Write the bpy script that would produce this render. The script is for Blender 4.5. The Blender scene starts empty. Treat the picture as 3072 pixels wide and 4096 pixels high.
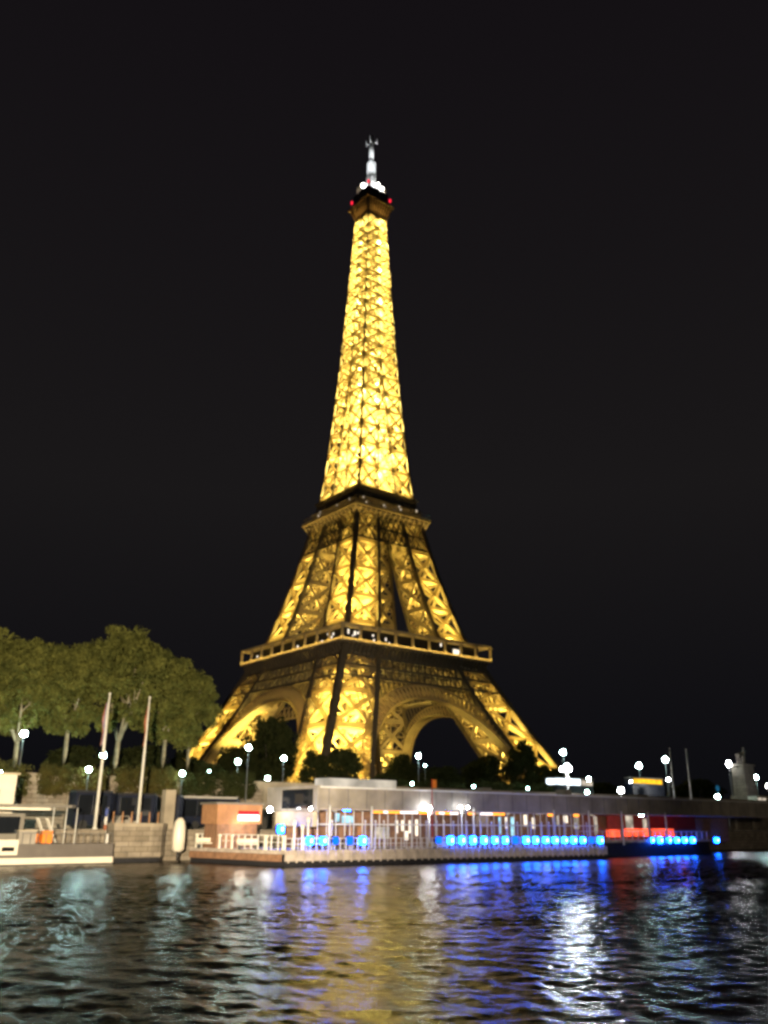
import bpy, math, random
import numpy as np
from mathutils import Vector, Matrix, Euler

R = math.radians
sc = bpy.context.scene
col = sc.collection

# ------------------------------------------------------------------ camera
FPX, PITCH, ROLL, HW = 3463.9, 0.3442, 0.0080, 4.0
cd = bpy.data.cameras.new('camera')
cam = bpy.data.objects.new('camera', cd)
col.objects.link(cam)
cd.sensor_fit = 'HORIZONTAL'
cd.sensor_width = 36.0
cd.lens = FPX / 3072 * 36.0
cd.clip_start, cd.clip_end = 0.1, 9000
cam.location = (0, 0, HW)
cam.rotation_euler = (Matrix.Rotation(math.pi / 2 + PITCH, 3, 'X') @ Matrix.Rotation(ROLL, 3, 'Z')).to_euler()
sc.camera = cam

# ------------------------------------------------------------------ world (night: sun far below the horizon, faint city glow)
w = bpy.data.worlds.new('World')
sc.world = w
w.use_nodes = True
nt = w.node_tree
nt.nodes.clear()
out = nt.nodes.new('ShaderNodeOutputWorld')
sky = nt.nodes.new('ShaderNodeTexSky')
sky.sky_type = 'NISHITA'
sky.sun_disc = False
sky.sun_elevation = R(-5)
sky.sun_rotation = R(200)
b1 = nt.nodes.new('ShaderNodeBackground')
b1.inputs['Strength'].default_value = 0.05
b2 = nt.nodes.new('ShaderNodeBackground')
gtc = nt.nodes.new('ShaderNodeTexCoord')
gsp = nt.nodes.new('ShaderNodeSeparateXYZ')
gcr = nt.nodes.new('ShaderNodeValToRGB')
for k_, (p_, c_) in enumerate(((0.0, (0.0032, 0.0034, 0.0045)), (0.10, (0.0050, 0.0048, 0.0062)), (0.35, (0.0098, 0.0087, 0.0092)), (0.8, (0.0064, 0.0050, 0.0064)))):
    el_ = gcr.color_ramp.elements[k_] if k_ < 2 else gcr.color_ramp.elements.new(p_)
    el_.position = p_
    el_.color = c_ + (1,)
nt.links.new(gtc.outputs['Generated'], gsp.inputs[0])
nt.links.new(gsp.outputs['Z'], gcr.inputs['Fac'])
nt.links.new(gcr.outputs['Color'], b2.inputs['Color'])
b2.inputs['Strength'].default_value = 1.0
ad = nt.nodes.new('ShaderNodeAddShader')
nt.links.new(sky.outputs[0], b1.inputs['Color'])
nt.links.new(b1.outputs[0], ad.inputs[0])
nt.links.new(b2.outputs[0], ad.inputs[1])
nt.links.new(ad.outputs[0], out.inputs['Surface'])

sc.view_settings.view_transform = 'Standard'
sc.view_settings.look = 'None'
sc.view_settings.exposure = 0.0
sc.view_settings.gamma = 1.0
sc.render.engine = 'CYCLES'
sc.cycles.use_denoising = True
sc.cycles.use_light_tree = True
sc.cycles.max_bounces = 5
sc.cycles.diffuse_bounces = 2
sc.cycles.glossy_bounces = 3
sc.cycles.transmission_bounces = 4
sc.cycles.sample_clamp_indirect = 6.0
sc.cycles.filter_width = 3.0          # a slightly soft compact-camera picture
sc.cycles.caustics_reflective = False
sc.cycles.caustics_refractive = False

# ------------------------------------------------------------------ coordinates
PX = 3072 / 1659.0


def ray(xv, yv):
    a, b = xv * PX - 1536, yv * PX - 2048
    px = a * math.cos(ROLL) + b * math.sin(ROLL)
    py = -a * math.sin(ROLL) + b * math.cos(ROLL)
    u, v = px / FPX, -py / FPX
    c, s = math.cos(PITCH), math.sin(PITCH)
    return u, c - v * s, s + v * c


BA = R(37)                             # direction of the river bank
O = (-9.0, 87.0)                       # up-river corner of the pontoon
DU = (math.cos(BA), math.sin(BA))
DW = (-math.sin(BA), math.cos(BA))


def L(u, wv, z=0.0):                   # bank coordinates -> world
    return Vector((O[0] + u * DU[0] + wv * DW[0], O[1] + u * DU[1] + wv * DW[1], z))


def on(xv, yv, wv):                    # measured point of the photograph lying at distance wv behind the pontoon edge -> (u, z)
    r = ray(xv, yv)
    k = (wv + O[0] * DW[0] + O[1] * DW[1]) / (r[0] * DW[0] + r[1] * DW[1])
    p = (r[0] * k - O[0], r[1] * k - O[1])
    return p[0] * DU[0] + p[1] * DU[1], HW + r[2] * k


# ------------------------------------------------------------------ materials
def principled(name, color, rough=0.7, metal=0.0, var=0.25, scale=1.5, bump=0.0, spec=None):
    m = bpy.data.materials.new(name)
    m.use_nodes = True
    n = m.node_tree
    b = n.nodes['Principled BSDF']
    b.inputs['Roughness'].default_value = rough
    b.inputs['Metallic'].default_value = metal
    if spec is not None:
        b.inputs['Specular IOR Level'].default_value = spec
    tc = n.nodes.new('ShaderNodeTexCoord')
    no = n.nodes.new('ShaderNodeTexNoise')
    no.inputs['Scale'].default_value = scale
    no.inputs['Detail'].default_value = 6
    n.links.new(tc.outputs['Object'], no.inputs['Vector'])
    cr = n.nodes.new('ShaderNodeValToRGB')
    cr.color_ramp.elements[0].position = 0.3
    cr.color_ramp.elements[1].position = 0.72
    cr.color_ramp.elements[0].color = tuple(c * (1 - var) for c in color) + (1,)
    cr.color_ramp.elements[1].color = tuple(min(1, c * (1 + var * 0.6)) for c in color) + (1,)
    n.links.new(no.outputs['Fac'], cr.inputs['Fac'])
    n.links.new(cr.outputs['Color'], b.inputs['Base Color'])
    if bump:
        bp = n.nodes.new('ShaderNodeBump')
        bp.inputs['Strength'].default_value = bump
        bp.inputs['Distance'].default_value = 0.1
        n.links.new(no.outputs['Fac'], bp.inputs['Height'])
        n.links.new(bp.outputs['Normal'], b.inputs['Normal'])
    return m


def stone_courses(name, color, bw=1.4, bh=0.5):
    m = principled(name, color, 0.88, 0, 0.35, 0.7)
    n = m.node_tree
    b = n.nodes['Principled BSDF']
    tc = n.nodes.new('ShaderNodeTexCoord')
    sx = n.nodes.new('ShaderNodeSeparateXYZ')
    cb = n.nodes.new('ShaderNodeCombineXYZ')
    ad_ = n.nodes.new('ShaderNodeMath')
    n.links.new(tc.outputs['Object'], sx.inputs[0])
    n.links.new(sx.outputs['X'], ad_.inputs[0])
    n.links.new(sx.outputs['Y'], ad_.inputs[1])
    n.links.new(ad_.outputs[0], cb.inputs['X'])
    n.links.new(sx.outputs['Z'], cb.inputs['Y'])
    br = n.nodes.new('ShaderNodeTexBrick')
    br.inputs['Scale'].default_value = 1.0
    br.inputs['Mortar Size'].default_value = 0.03
    br.inputs['Brick Width'].default_value = bw
    br.inputs['Row Height'].default_value = bh
    br.inputs['Color1'].default_value = (1, 1, 1, 1)
    br.inputs['Color2'].default_value = (0.72, 0.70, 0.66, 1)
    br.inputs['Mortar'].default_value = (0.35, 0.34, 0.32, 1)
    n.links.new(cb.outputs[0], br.inputs['Vector'])
    mx = n.nodes.new('ShaderNodeMix')
    mx.data_type = 'RGBA'
    mx.blend_type = 'MULTIPLY'
    mx.inputs[0].default_value = 1.0
    src = b.inputs['Base Color'].links[0].from_socket
    n.links.new(src, mx.inputs[6])
    n.links.new(br.outputs['Color'], mx.inputs[7])
    n.links.new(mx.outputs[2], b.inputs['Base Color'])
    return m


def emitter(name, color, strength, var=0.0, scale=1.0):
    m = bpy.data.materials.new(name)
    m.use_nodes = True
    n = m.node_tree
    n.nodes.clear()
    o = n.nodes.new('ShaderNodeOutputMaterial')
    e = n.nodes.new('ShaderNodeEmission')
    e.inputs['Color'].default_value = tuple(color) + (1,)
    e.inputs['Strength'].default_value = strength
    if var:
        tc = n.nodes.new('ShaderNodeTexCoord')
        no = n.nodes.new('ShaderNodeTexNoise')
        no.inputs['Scale'].default_value = scale
        n.links.new(tc.outputs['Object'], no.inputs['Vector'])
        mr = n.nodes.new('ShaderNodeMapRange')
        mr.inputs[1].default_value = 0.35
        mr.inputs[2].default_value = 0.65
        mr.inputs[3].default_value = strength * (1 - var)
        mr.inputs[4].default_value = strength * (1 + var)
        n.links.new(no.outputs['Fac'], mr.inputs[0])
        n.links.new(mr.outputs[0], e.inputs['Strength'])
    n.links.new(e.outputs[0], o.inputs['Surface'])
    return m


def thin_lattice(name, color, trans=0.5):
    """painted iron girders that are themselves open lattices: part of the light passes through"""
    m = bpy.data.materials.new(name)
    m.use_nodes = True
    n = m.node_tree
    n.nodes.clear()
    o = n.nodes.new('ShaderNodeOutputMaterial')
    d = n.nodes.new('ShaderNodeBsdfDiffuse')
    t = n.nodes.new('ShaderNodeBsdfTranslucent')
    mx = n.nodes.new('ShaderNodeMixShader')
    mx.inputs[0].default_value = trans
    d.inputs['Color'].default_value = tuple(color) + (1,)
    t.inputs['Color'].default_value = (0.95, 0.85, 0.66, 1)
    n.links.new(d.outputs[0], mx.inputs[1])
    n.links.new(t.outputs[0], mx.inputs[2])
    n.links.new(mx.outputs[0], o.inputs['Surface'])
    return m


def leaf_mat(name, c1, c2, trans=0.3):
    m = bpy.data.materials.new(name)
    m.use_nodes = True
    n = m.node_tree
    n.nodes.clear()
    o = n.nodes.new('ShaderNodeOutputMaterial')
    d = n.nodes.new('ShaderNodeBsdfDiffuse')
    t = n.nodes.new('ShaderNodeBsdfTranslucent')
    mx = n.nodes.new('ShaderNodeMixShader')
    mx.inputs[0].default_value = trans
    tc = n.nodes.new('ShaderNodeTexCoord')
    no = n.nodes.new('ShaderNodeTexNoise')
    no.inputs['Scale'].default_value = 0.55
    no.inputs['Detail'].default_value = 5
    cr = n.nodes.new('ShaderNodeValToRGB')
    cr.color_ramp.elements[0].position = 0.35
    cr.color_ramp.elements[1].position = 0.65
    cr.color_ramp.elements[0].color = tuple(c1) + (1,)
    cr.color_ramp.elements[1].color = tuple(c2) + (1,)
    n.links.new(tc.outputs['Object'], no.inputs['Vector'])
    n.links.new(no.outputs['Fac'], cr.inputs['Fac'])
    for q in (d, t):
        n.links.new(cr.outputs['Color'], q.inputs['Color'])
    n.links.new(d.outputs[0], mx.inputs[1])
    n.links.new(t.outputs[0], mx.inputs[2])
    n.links.new(mx.outputs[0], o.inputs['Surface'])
    return m


M = {}
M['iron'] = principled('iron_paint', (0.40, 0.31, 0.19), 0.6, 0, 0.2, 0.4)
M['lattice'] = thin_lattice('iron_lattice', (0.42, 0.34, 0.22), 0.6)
M['shaded_iron'] = principled('shaded_iron_paint', (0.13, 0.10, 0.065), 0.6, 0, 0.2, 0.5)  # same iron paint, darkened in the colour to stand in for shade
M['white_metal'] = principled('white_metal', (0.62, 0.62, 0.60), 0.45, 0, 0.1, 2)
M['mast'] = principled('mast_paint', (0.5, 0.5, 0.49), 0.5, 0, 0.1, 2)
M['stone'] = principled('pale_stone', (0.34, 0.29, 0.22), 0.85, 0, 0.3, 0.6, 0.4)
M['quay_stone'] = stone_courses('quay_stone', (0.30, 0.255, 0.20))
M['asphalt'] = principled('asphalt', (0.05, 0.048, 0.045), 0.9, 0, 0.3, 0.8)
M['earth'] = principled('earth', (0.05, 0.045, 0.03), 0.95, 0, 0.4, 0.3)
M['fascia'] = principled('beige_fascia', (0.29, 0.26, 0.22), 0.55, 0, 0.34, 0.5)
M['beige'] = principled('beige_panel', (0.46, 0.39, 0.27), 0.6, 0, 0.15, 0.8)
M['deck_side'] = principled('pontoon_side', (0.42, 0.36, 0.31), 0.7, 0, 0.35, 1.2)
M['wood'] = principled('brown_wood', (0.26, 0.14, 0.08), 0.7, 0, 0.35, 2.0)
M['copper'] = principled('orange_wood', (0.40, 0.20, 0.09), 0.7, 0, 0.25, 1.5)
M['dark'] = principled('dark_paint', (0.018, 0.018, 0.022), 0.4, 0, 0.3, 2)
M['coach'] = principled('coach_paint', (0.014, 0.018, 0.035), 0.25, 0, 0.2, 1)
M['coach_white'] = principled('pale_coach_paint', (0.45, 0.43, 0.40), 0.35, 0, 0.1, 1)
M['glass'] = principled('dark_glass', (0.010, 0.012, 0.016), 0.06, 0, 0.1, 1)
M['rubber'] = principled('rubber', (0.02, 0.02, 0.02), 0.8)
M['pole'] = principled('pole_paint', (0.64, 0.62, 0.56), 0.5, 0, 0.12, 1)
M['grey_pole'] = principled('grey_pole', (0.12, 0.12, 0.12), 0.5, 0.2, 0.12, 1)
M['hull'] = principled('grey_hull', (0.115, 0.10, 0.09), 0.5, 0, 0.15, 1.2)
M['cream'] = principled('cream_paint', (0.72, 0.66, 0.55), 0.45, 0, 0.12, 0.8)
M['canopy'] = principled('grey_canopy', (0.17, 0.155, 0.13), 0.7, 0, 0.2, 0.8)
M['orange'] = principled('orange_plastic', (0.75, 0.22, 0.02), 0.5, 0, 0.15, 4)
M['red'] = principled('red_paint', (0.45, 0.03, 0.02), 0.5, 0, 0.15, 2)
M['blue'] = principled('blue_cloth', (0.06, 0.09, 0.30), 0.8, 0, 0.15, 2)
M['flag_red'] = principled('red_cloth', (0.34, 0.12, 0.06), 0.8, 0, 0.15, 2)
M['white_cloth'] = principled('white_cloth', (0.6, 0.58, 0.55), 0.8, 0, 0.1, 2)
M['bark'] = principled('plane_bark', (0.30, 0.26, 0.17), 0.85, 0, 0.45, 1.2, 0.4)
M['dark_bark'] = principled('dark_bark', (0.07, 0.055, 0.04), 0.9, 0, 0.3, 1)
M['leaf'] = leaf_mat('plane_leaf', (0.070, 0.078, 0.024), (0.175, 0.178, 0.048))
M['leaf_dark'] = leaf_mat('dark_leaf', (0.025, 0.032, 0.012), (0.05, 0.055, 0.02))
M['leaf_hedge'] = leaf_mat('hedge_leaf', (0.05, 0.05, 0.018), (0.12, 0.10, 0.03))
# things that give off light
M['globe'] = emitter('lamp_globe', (0.64, 1.0, 0.94), 160)
M['globe_white'] = emitter('white_lamp', (0.95, 0.97, 1.0), 120)
M['globe_cluster'] = emitter('cluster_lamp', (0.92, 0.97, 1.0), 700)
M['globe_small'] = emitter('small_lamp', (0.55, 1.0, 0.93), 60)
M['led_blue'] = emitter('blue_light', (0.003, 0.095, 1.0), 75.0)
M['led_blue_dim'] = emitter('dim_blue_light', (0.005, 0.12, 1.0), 2.5)
M['led_orange'] = emitter('orange_strip', (1.0, 0.33, 0.04), 2.6)
M['led_white'] = emitter('white_strip', (1.0, 0.85, 0.8), 2.0)
M['red_glow'] = emitter('red_light', (1.0, 0.10, 0.04), 1.7, 0.5, 0.7)
M['red_wall'] = principled('red_wall', (0.20, 0.03, 0.02), 0.7, 0, 0.3, 1)
M['red_sign'] = emitter('red_sign', (1.0, 0.05, 0.06), 1.0)
M['white_sign'] = emitter('white_sign', (1.0, 0.96, 0.92), 2.6)
M['roof_panel'] = emitter('roof_panel', (1.0, 0.88, 0.70), 0.62, 0.35, 0.35)
M['win_light'] = emitter('warm_window', (1.0, 0.86, 0.68), 1.5)
M['win_cyan'] = emitter('cyan_window', (0.45, 0.85, 1.0), 1.1, 0.4, 1)
M['win_dim'] = emitter('pale_window', (1.0, 0.86, 0.68), 0.55, 0.5, 0.8)
M['yellow_win'] = emitter('yellow_window', (1.0, 0.52, 0.02), 1.5, 0.3, 0.5)
M['kiosk_white'] = emitter('kiosk_light', (0.80, 0.92, 1.0), 3.0, 0.4, 0.4)
M['beacon'] = emitter('beacon_light', (1.0, 0.97, 0.9), 22)
M['beacon_red'] = emitter('warning_red', (1.0, 0.02, 0.05), 1.6)
M['teal'] = emitter('teal_light', (0.1, 0.8, 1.0), 20)


# ------------------------------------------------------------------ mesh helpers
class MB:
    def __init__(s):
        s.v, s.f, s.smooth = [], [], set()

    def box(s, c, d, rz=0.0, taper=1.0):
        n = len(s.v)
        ca, sa = math.cos(rz), math.sin(rz)
        for k in (-1, 1):
            t = taper if k > 0 else 1.0
            for i, j in ((-1, -1), (1, -1), (1, 1), (-1, 1)):
                x, y = i * d[0] / 2 * t, j * d[1] / 2 * t
                s.v.append((c[0] + x * ca - y * sa, c[1] + x * sa + y * ca, c[2] + k * d[2] / 2))
        s.f += [(n, n + 3, n + 2, n + 1), (n + 4, n + 5, n + 6, n + 7)]
        s.f += [(n + i, n + (i + 1) % 4, n + 4 + (i + 1) % 4, n + 4 + i) for i in range(4)]
        return s

    def span(s, x0, x1, y0, y1, z0, z1):
        return s.box(((x0 + x1) / 2, (y0 + y1) / 2, (z0 + z1) / 2), (abs(x1 - x0), abs(y1 - y0), abs(z1 - z0)))

    def beam(s, p, q, a, b=None, up=(0, 0, 1)):
        b = b or a
        p, q = Vector(p), Vector(q)
        d = (q - p)
        if d.length < 1e-6:
            return s
        d.normalize()
        u = Vector(up)
        x = d.cross(u)
        if x.length < 1e-3:
            x = d.cross(Vector((1, 0, 0)))
        x.normalize()
        y = x.cross(d)
        n = len(s.v)
        for o_ in (p, q):
            for i, j in ((-1, -1), (1, -1), (1, 1), (-1, 1)):
                s.v.append(tuple(o_ + x * (i * a / 2) + y * (j * b / 2)))
        s.f += [(n, n + 3, n + 2, n + 1), (n + 4, n + 5, n + 6, n + 7)]
        s.f += [(n + i, n + (i + 1) % 4, n + 4 + (i + 1) % 4, n + 4 + i) for i in range(4)]
        return s

    def tube(s, pts, rad, n=8, cap=True):
        pts = [Vector(p) for p in pts]
        if not isinstance(rad, (list, tuple)):
            rad = [rad] * len(pts)
        base = len(s.v)
        for k, p in enumerate(pts):
            d = (pts[min(k + 1, len(pts) - 1)] - pts[max(k - 1, 0)]).normalized()
            x = d.cross(Vector((0, 0, 1)))
            if x.length < 1e-3:
                x = Vector((1, 0, 0))
            x.normalize()
            y = x.cross(d)
            for i in range(n):
                a = 2 * math.pi * i / n
                s.v.append(tuple(p + (x * math.cos(a) + y * math.sin(a)) * rad[k]))
        for k in range(len(pts) - 1):
            for i in range(n):
                a, b = base + k * n + i, base + k * n + (i + 1) % n
                s.smooth.add(len(s.f))
                s.f.append((a, b, b + n, a + n))
        if cap:
            s.f.append(tuple(base + i for i in reversed(range(n))))
            s.f.append(tuple(base + (len(pts) - 1) * n + i for i in range(n)))
        return s

    def lathe(s, c, prof, n=14):
        base = len(s.v)
        for r_, z in prof:
            for i in range(n):
                a = 2 * math.pi * i / n
                s.v.append((c[0] + r_ * math.cos(a), c[1] + r_ * math.sin(a), c[2] + z))
        for k in range(len(prof) - 1):
            for i in range(n):
                a, b = base + k * n + i, base + k * n + (i + 1) % n
                s.smooth.add(len(s.f))
                s.f.append((a, b, b + n, a + n))
        s.f.append(tuple(base + i for i in reversed(range(n))))
        s.f.append(tuple(base + (len(prof) - 1) * n + i for i in range(n)))
        return s

    def ball(s, c, r_, n=14, m=8, sz=1.0):
        return s.lathe(c, [(max(0.01, r_ * math.sin(math.pi * k / m)), -r_ * sz * math.cos(math.pi * k / m)) for k in range(m + 1)], n)

    def prism(s, poly, z0, z1):
        n, k = len(s.v), len(poly)
        s.v += [(x, y, z0) for x, y in poly] + [(x, y, z1) for x, y in poly]
        s.f.append(tuple(n + i for i in reversed(range(k))))
        s.f.append(tuple(n + k + i for i in range(k)))
        s.f += [(n + i, n + (i + 1) % k, n + k + (i + 1) % k, n + k + i) for i in range(k)]
        return s

    def quad(s, a, b, c, d):
        n = len(s.v)
        s.v += [tuple(a), tuple(b), tuple(c), tuple(d)]
        s.f.append((n, n + 1, n + 2, n + 3))
        return s

    def mesh(s, name):
        me = bpy.data.meshes.new(name)
        me.from_pydata(s.v, [], s.f)
        for i in s.smooth:
            me.polygons[i].use_smooth = True
        me.update()
        return me

    def build(s, name, mat, parent=None, loc=None, rz=None):
        me = s.mesh(name)
        me.materials.append(mat)
        o = bpy.data.objects.new(name, me)
        col.objects.link(o)
        if parent is not None:
            o.parent = parent
        if loc is not None:
            o.location = loc
        if rz is not None:
            o.rotation_euler[2] = rz
        return o


def tag(o, label=None, cat=None, group=None, kind=None):
    if label:
        o['label'] = label
    if cat:
        o['category'] = cat
    if group:
        o['group'] = group
    if kind:
        o['kind'] = kind
    return o


def thing(name, label, cat, loc=(0, 0, 0), rz=0.0, group=None):
    o = bpy.data.objects.new(name, None)
    o.empty_display_size = 0.5
    col.objects.link(o)
    o.location = loc
    o.rotation_euler[2] = rz
    return tag(o, label, cat, group)


def children(o):
    return [c for c in list(o.children)]


def dup(o, parent=None):
    c = o.copy()
    col.objects.link(c)
    c.parent = parent
    for ch in children(o):
        dup(ch, c)
    return c


def lamp(name, kind, loc, energy, color, parent=None, **kw):
    ld = bpy.data.lights.new(name, kind)
    ld.energy = energy
    ld.color = color
    for k, v in kw.items():
        setattr(ld, k, v)
    o = bpy.data.objects.new(name, ld)
    col.objects.link(o)
    o.location = loc
    if parent is not None:
        o.parent = parent
    return o


def aim(o, target):
    d = Vector(target) - Vector(o.location)
    o.rotation_euler = d.to_track_quat('-Z', 'Y').to_euler()


# ------------------------------------------------------------------ setting: water, quays, ground
def wave_height(x, y):
    rs = np.random.RandomState(5)
    h = np.zeros_like(x)
    for k in range(70):
        lam = 0.30 * (7 ** rs.rand())
        th = rs.normal(math.radians(75), 0.75)
        ph = rs.rand() * 6.283
        a = 0.0033 * lam ** 0.92
        h += a * np.sin((x * math.cos(th) + y * math.sin(th)) * 6.283 / lam + ph)
    env = 0.55 + 0.45 * np.sin(x * 0.19 + 1.7 * np.sin(y * 0.23)) * np.sin(y * 0.31 + 1.3 * np.sin(x * 0.13))
    return h * (0.55 + 0.6 * env)


def make_water():
    ny, nx = 1050, 820
    t = np.linspace(0, 1, ny)
    ys = 9 * (230 / 9) ** t
    s = np.linspace(-1, 1, nx)
    Y, S_ = np.meshgrid(ys, s, indexing='ij')
    X = S_ * (Y * 0.62 + 9)
    Z = wave_height(X, Y)
    co = np.stack([X, Y, Z], -1).reshape(-1, 3)
    idx = np.arange(ny * nx).reshape(ny, nx)
    q = np.stack([idx[:-1, :-1], idx[:-1, 1:], idx[1:, 1:], idx[1:, :-1]], -1).reshape(-1, 4)
    me = bpy.data.meshes.new('water')
    me.vertices.add(len(co))
    me.vertices.foreach_set('co', co.ravel())
    me.loops.add(q.size)
    me.loops.foreach_set('vertex_index', q.ravel().astype(np.int32))
    me.polygons.add(len(q))
    me.polygons.foreach_set('loop_start', np.arange(0, q.size, 4).astype(np.int32))
    me.polygons.foreach_set('loop_total', np.full(len(q), 4, np.int32))
    me.polygons.foreach_set('use_smooth', np.ones(len(q), bool))
    me.update()
    me.validate()
    m = bpy.data.materials.new('river_water')
    m.use_nodes = True
    n = m.node_tree
    b = n.nodes['Principled BSDF']
    b.inputs['Base Color'].default_value = (0.0010, 0.0010, 0.0007, 1)
    b.inputs['Roughness'].default_value = 0.23
    b.inputs['IOR'].default_value = 1.31
    b.inputs['Specular IOR Level'].default_value = 0.35
    tc = n.nodes.new('ShaderNodeTexCoord')
    mp = n.nodes.new('ShaderNodeMapping')
    mp.inputs['Scale'].default_value = (1.5, 3.2, 1)
    no = n.nodes.new('ShaderNodeTexNoise')
    no.inputs['Scale'].default_value = 2.2
    no.inputs['Detail'].default_value = 4
    bp = n.nodes.new('ShaderNodeBump')
    bp.inputs['Strength'].default_value = 0.5
    bp.inputs['Distance'].default_value = 0.06
    n.links.new(tc.outputs['Object'], mp.inputs['Vector'])
    n.links.new(mp.outputs[0], no.inputs['Vector'])
    n.links.new(no.outputs['Fac'], bp.inputs['Height'])
    n.links.new(bp.outputs['Normal'], b.inputs['Normal'])
    me.materials.append(m)
    o = bpy.data.objects.new('water', me)
    col.objects.link(o)
    tag(o, kind='structure')
    f = MB()
    f.quad(L(-900, -400, -0.4), L(900, -400, -0.4), L(900, 30, -0.4), L(-900, 30, -0.4))
    tag(f.build('river_water', m), kind='structure')


make_water()

ZQ, ZU, ZT = 3.0, 8.3, 6.87            # lower quay, upper quay, ground at the tower
WQ, WW = 18.0, 40.0                    # river edge of the lower quay, foot of the upper wall


def slab(name, mat, u0, u1, w0, w1, z0, z1):
    m_ = MB()
    m_.prism([L(u0, w0)[:2], L(u1, w0)[:2], L(u1, w1)[:2], L(u0, w1)[:2]], z0, z1)
    return tag(m_.build(name, mat), kind='structure')


slab('quay_edge', M['quay_stone'], -300, 600, WQ, WQ + 1.2, -2, ZQ + 0.12)
slab('lower_quay_pavement', M['asphalt'], -300, 600, WQ + 1.2, WW, -2, ZQ)
g = MB()
a_, b_, c_, d_ = L(-1500, WW + 0.9, ZU), L(2500, WW + 0.9, ZU), L(2500, 120, ZU), L(-1500, 120, ZU)
g.quad(a_, b_, c_, d_)
e_, f_ = L(2500, 170, ZT), L(-1500, 170, ZT)
g.quad(d_, c_, e_, f_)
g.quad(f_, e_, L(4500, 5000, ZT), L(-4500, 5000, ZT))
tag(g.build('ground', M['earth']), kind='structure')


# ------------------------------------------------------------------ the iron tower
TX, TY, TTH = -7.62, 348.3, 0.1313
tower = thing('lattice_tower', 'tall golden lit iron lattice tower on four spread legs with a white mast', 'tower',
              (TX, TY, ZT), R(45) - TTH)
PZ = [0, 18, 40.5, 50, 57, 66, 84, 100.5, 115.7, 129, 148, 167, 200, 235, 271]
PO = [62.45, 51.6, 39.8, 35.4, 32.2, 28.4, 23.3, 19.4, 16.3, 13.9, 12.2, 10.8, 8.75, 7.0, 5.4]
WZ = [0, 22, 40, 57, 115, 129, 165, 193, 280]
WO = [19.5, 17.3, 16.2, 14.8, 10.3, 9.3, 8.6, 9.1, 9.1]


def ho(z):
    return float(np.interp(z, PZ, PO))


def hi(z):
    return max(0.0, ho(z) - float(np.interp(z, WZ, WO)))


def leg_pts(sx, sy, z):
    o_, i_ = ho(z), hi(z)
    return {'oo': Vector((sx * o_, sy * o_, z)), 'io': Vector((sx * i_, sy * o_, z)),
            'oi': Vector((sx * o_, sy * i_, z)), 'ii': Vector((sx * i_, sy * i_, z))}


def leg_section(sx, sy, zs, cw, bw, fine=True):
    """returns (chords, braces) as two mesh builders"""
    ch, br = {key: MB() for key in ('oo', 'io', 'oi', 'ii')}, None
    brs = (MB(), MB())
    for k in range(len(zs) - 1):
        A, B = leg_pts(sx, sy, zs[k]), leg_pts(sx, sy, zs[k + 1])
        for key in A:
            ww = cw * ((1.15 if key == 'oo' else 0.9) if zs[0] < 110 else (1.05 if key == 'oo' else 0.8))
            ch[key].beam(A[key], B[key] + (B[key] - A[key]) * 0.004, ww, ww, up=(1, 0, 0))
        for (p, q) in (('oo', 'io'), ('oo', 'oi'), ('ii', 'io'), ('ii', 'oi')):
            n_ = (B[p] - A[p]).cross(A[q] - A[p])
            b_ = brs[1 if p == 'ii' else 0]
            b_.beam(A[p], B[q], bw, bw * 0.7, up=n_)
            b_.beam(A[q], B[p], bw, bw * 0.7, up=n_)
            b_.beam(B[p], B[q], bw * 1.4, bw * 0.8, up=n_)
            if fine and p == 'ii':
                f1, f2 = (A[p] + B[p]) / 2, (A[q] + B[q]) / 2
                m1, m2 = (A[p] + A[q]) / 2, (B[p] + B[q]) / 2
                t = bw * 0.40
                b_.beam(f1, f2, t, t, up=n_)
                for e1, e2 in ((f1, m1), (f1, m2), (f2, m1), (f2, m2)):
                    b_.beam(e1, e2, t * 0.8, t * 0.8, up=n_)
                b_.beam(m1, m2, t * 0.8, t * 0.8, up=n_)
        # horizontal diaphragm
        brs[1].beam(B['oo'], B['ii'], bw * 0.7, bw * 0.5)
        brs[1].beam(B['io'], B['oi'], bw * 0.7, bw * 0.5)
    return ch, brs


corners = [(-1, -1), (1, -1), (1, 1), (-1, 1)]
ZLOW = [0, 13, 26.5, 39, 48, 56]
ZMID = [57, 66.5, 77.5, 89.5, 101.5, 114.5]
for sx, sy in corners:
    ch, br = leg_section(sx, sy, ZLOW, 1.9, 1.5)
    lo = br[0].build('leg', M['lattice'], tower)
    br[1].build('inner_bracing', M['iron'], lo)
    for key in ch:
        ch[key].build('chord', M['shaded_iron'], lo)
    P = leg_pts(sx, sy, 0)
    for key in P:
        MB().box((P[key].x, P[key].y, 0.6), (7, 7, 5.2), 0, 0.72).build('plinth', M['stone'], lo)
    ch, br = leg_section(sx, sy, ZMID, 1.35, 1.15)
    up_ = br[0].build('upper_leg', M['lattice'], tower)
    br[1].build('inner_bracing', M['iron'], up_)
    for key in ch:
        ch[key].build('chord', M['shaded_iron'], up_)

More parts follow.
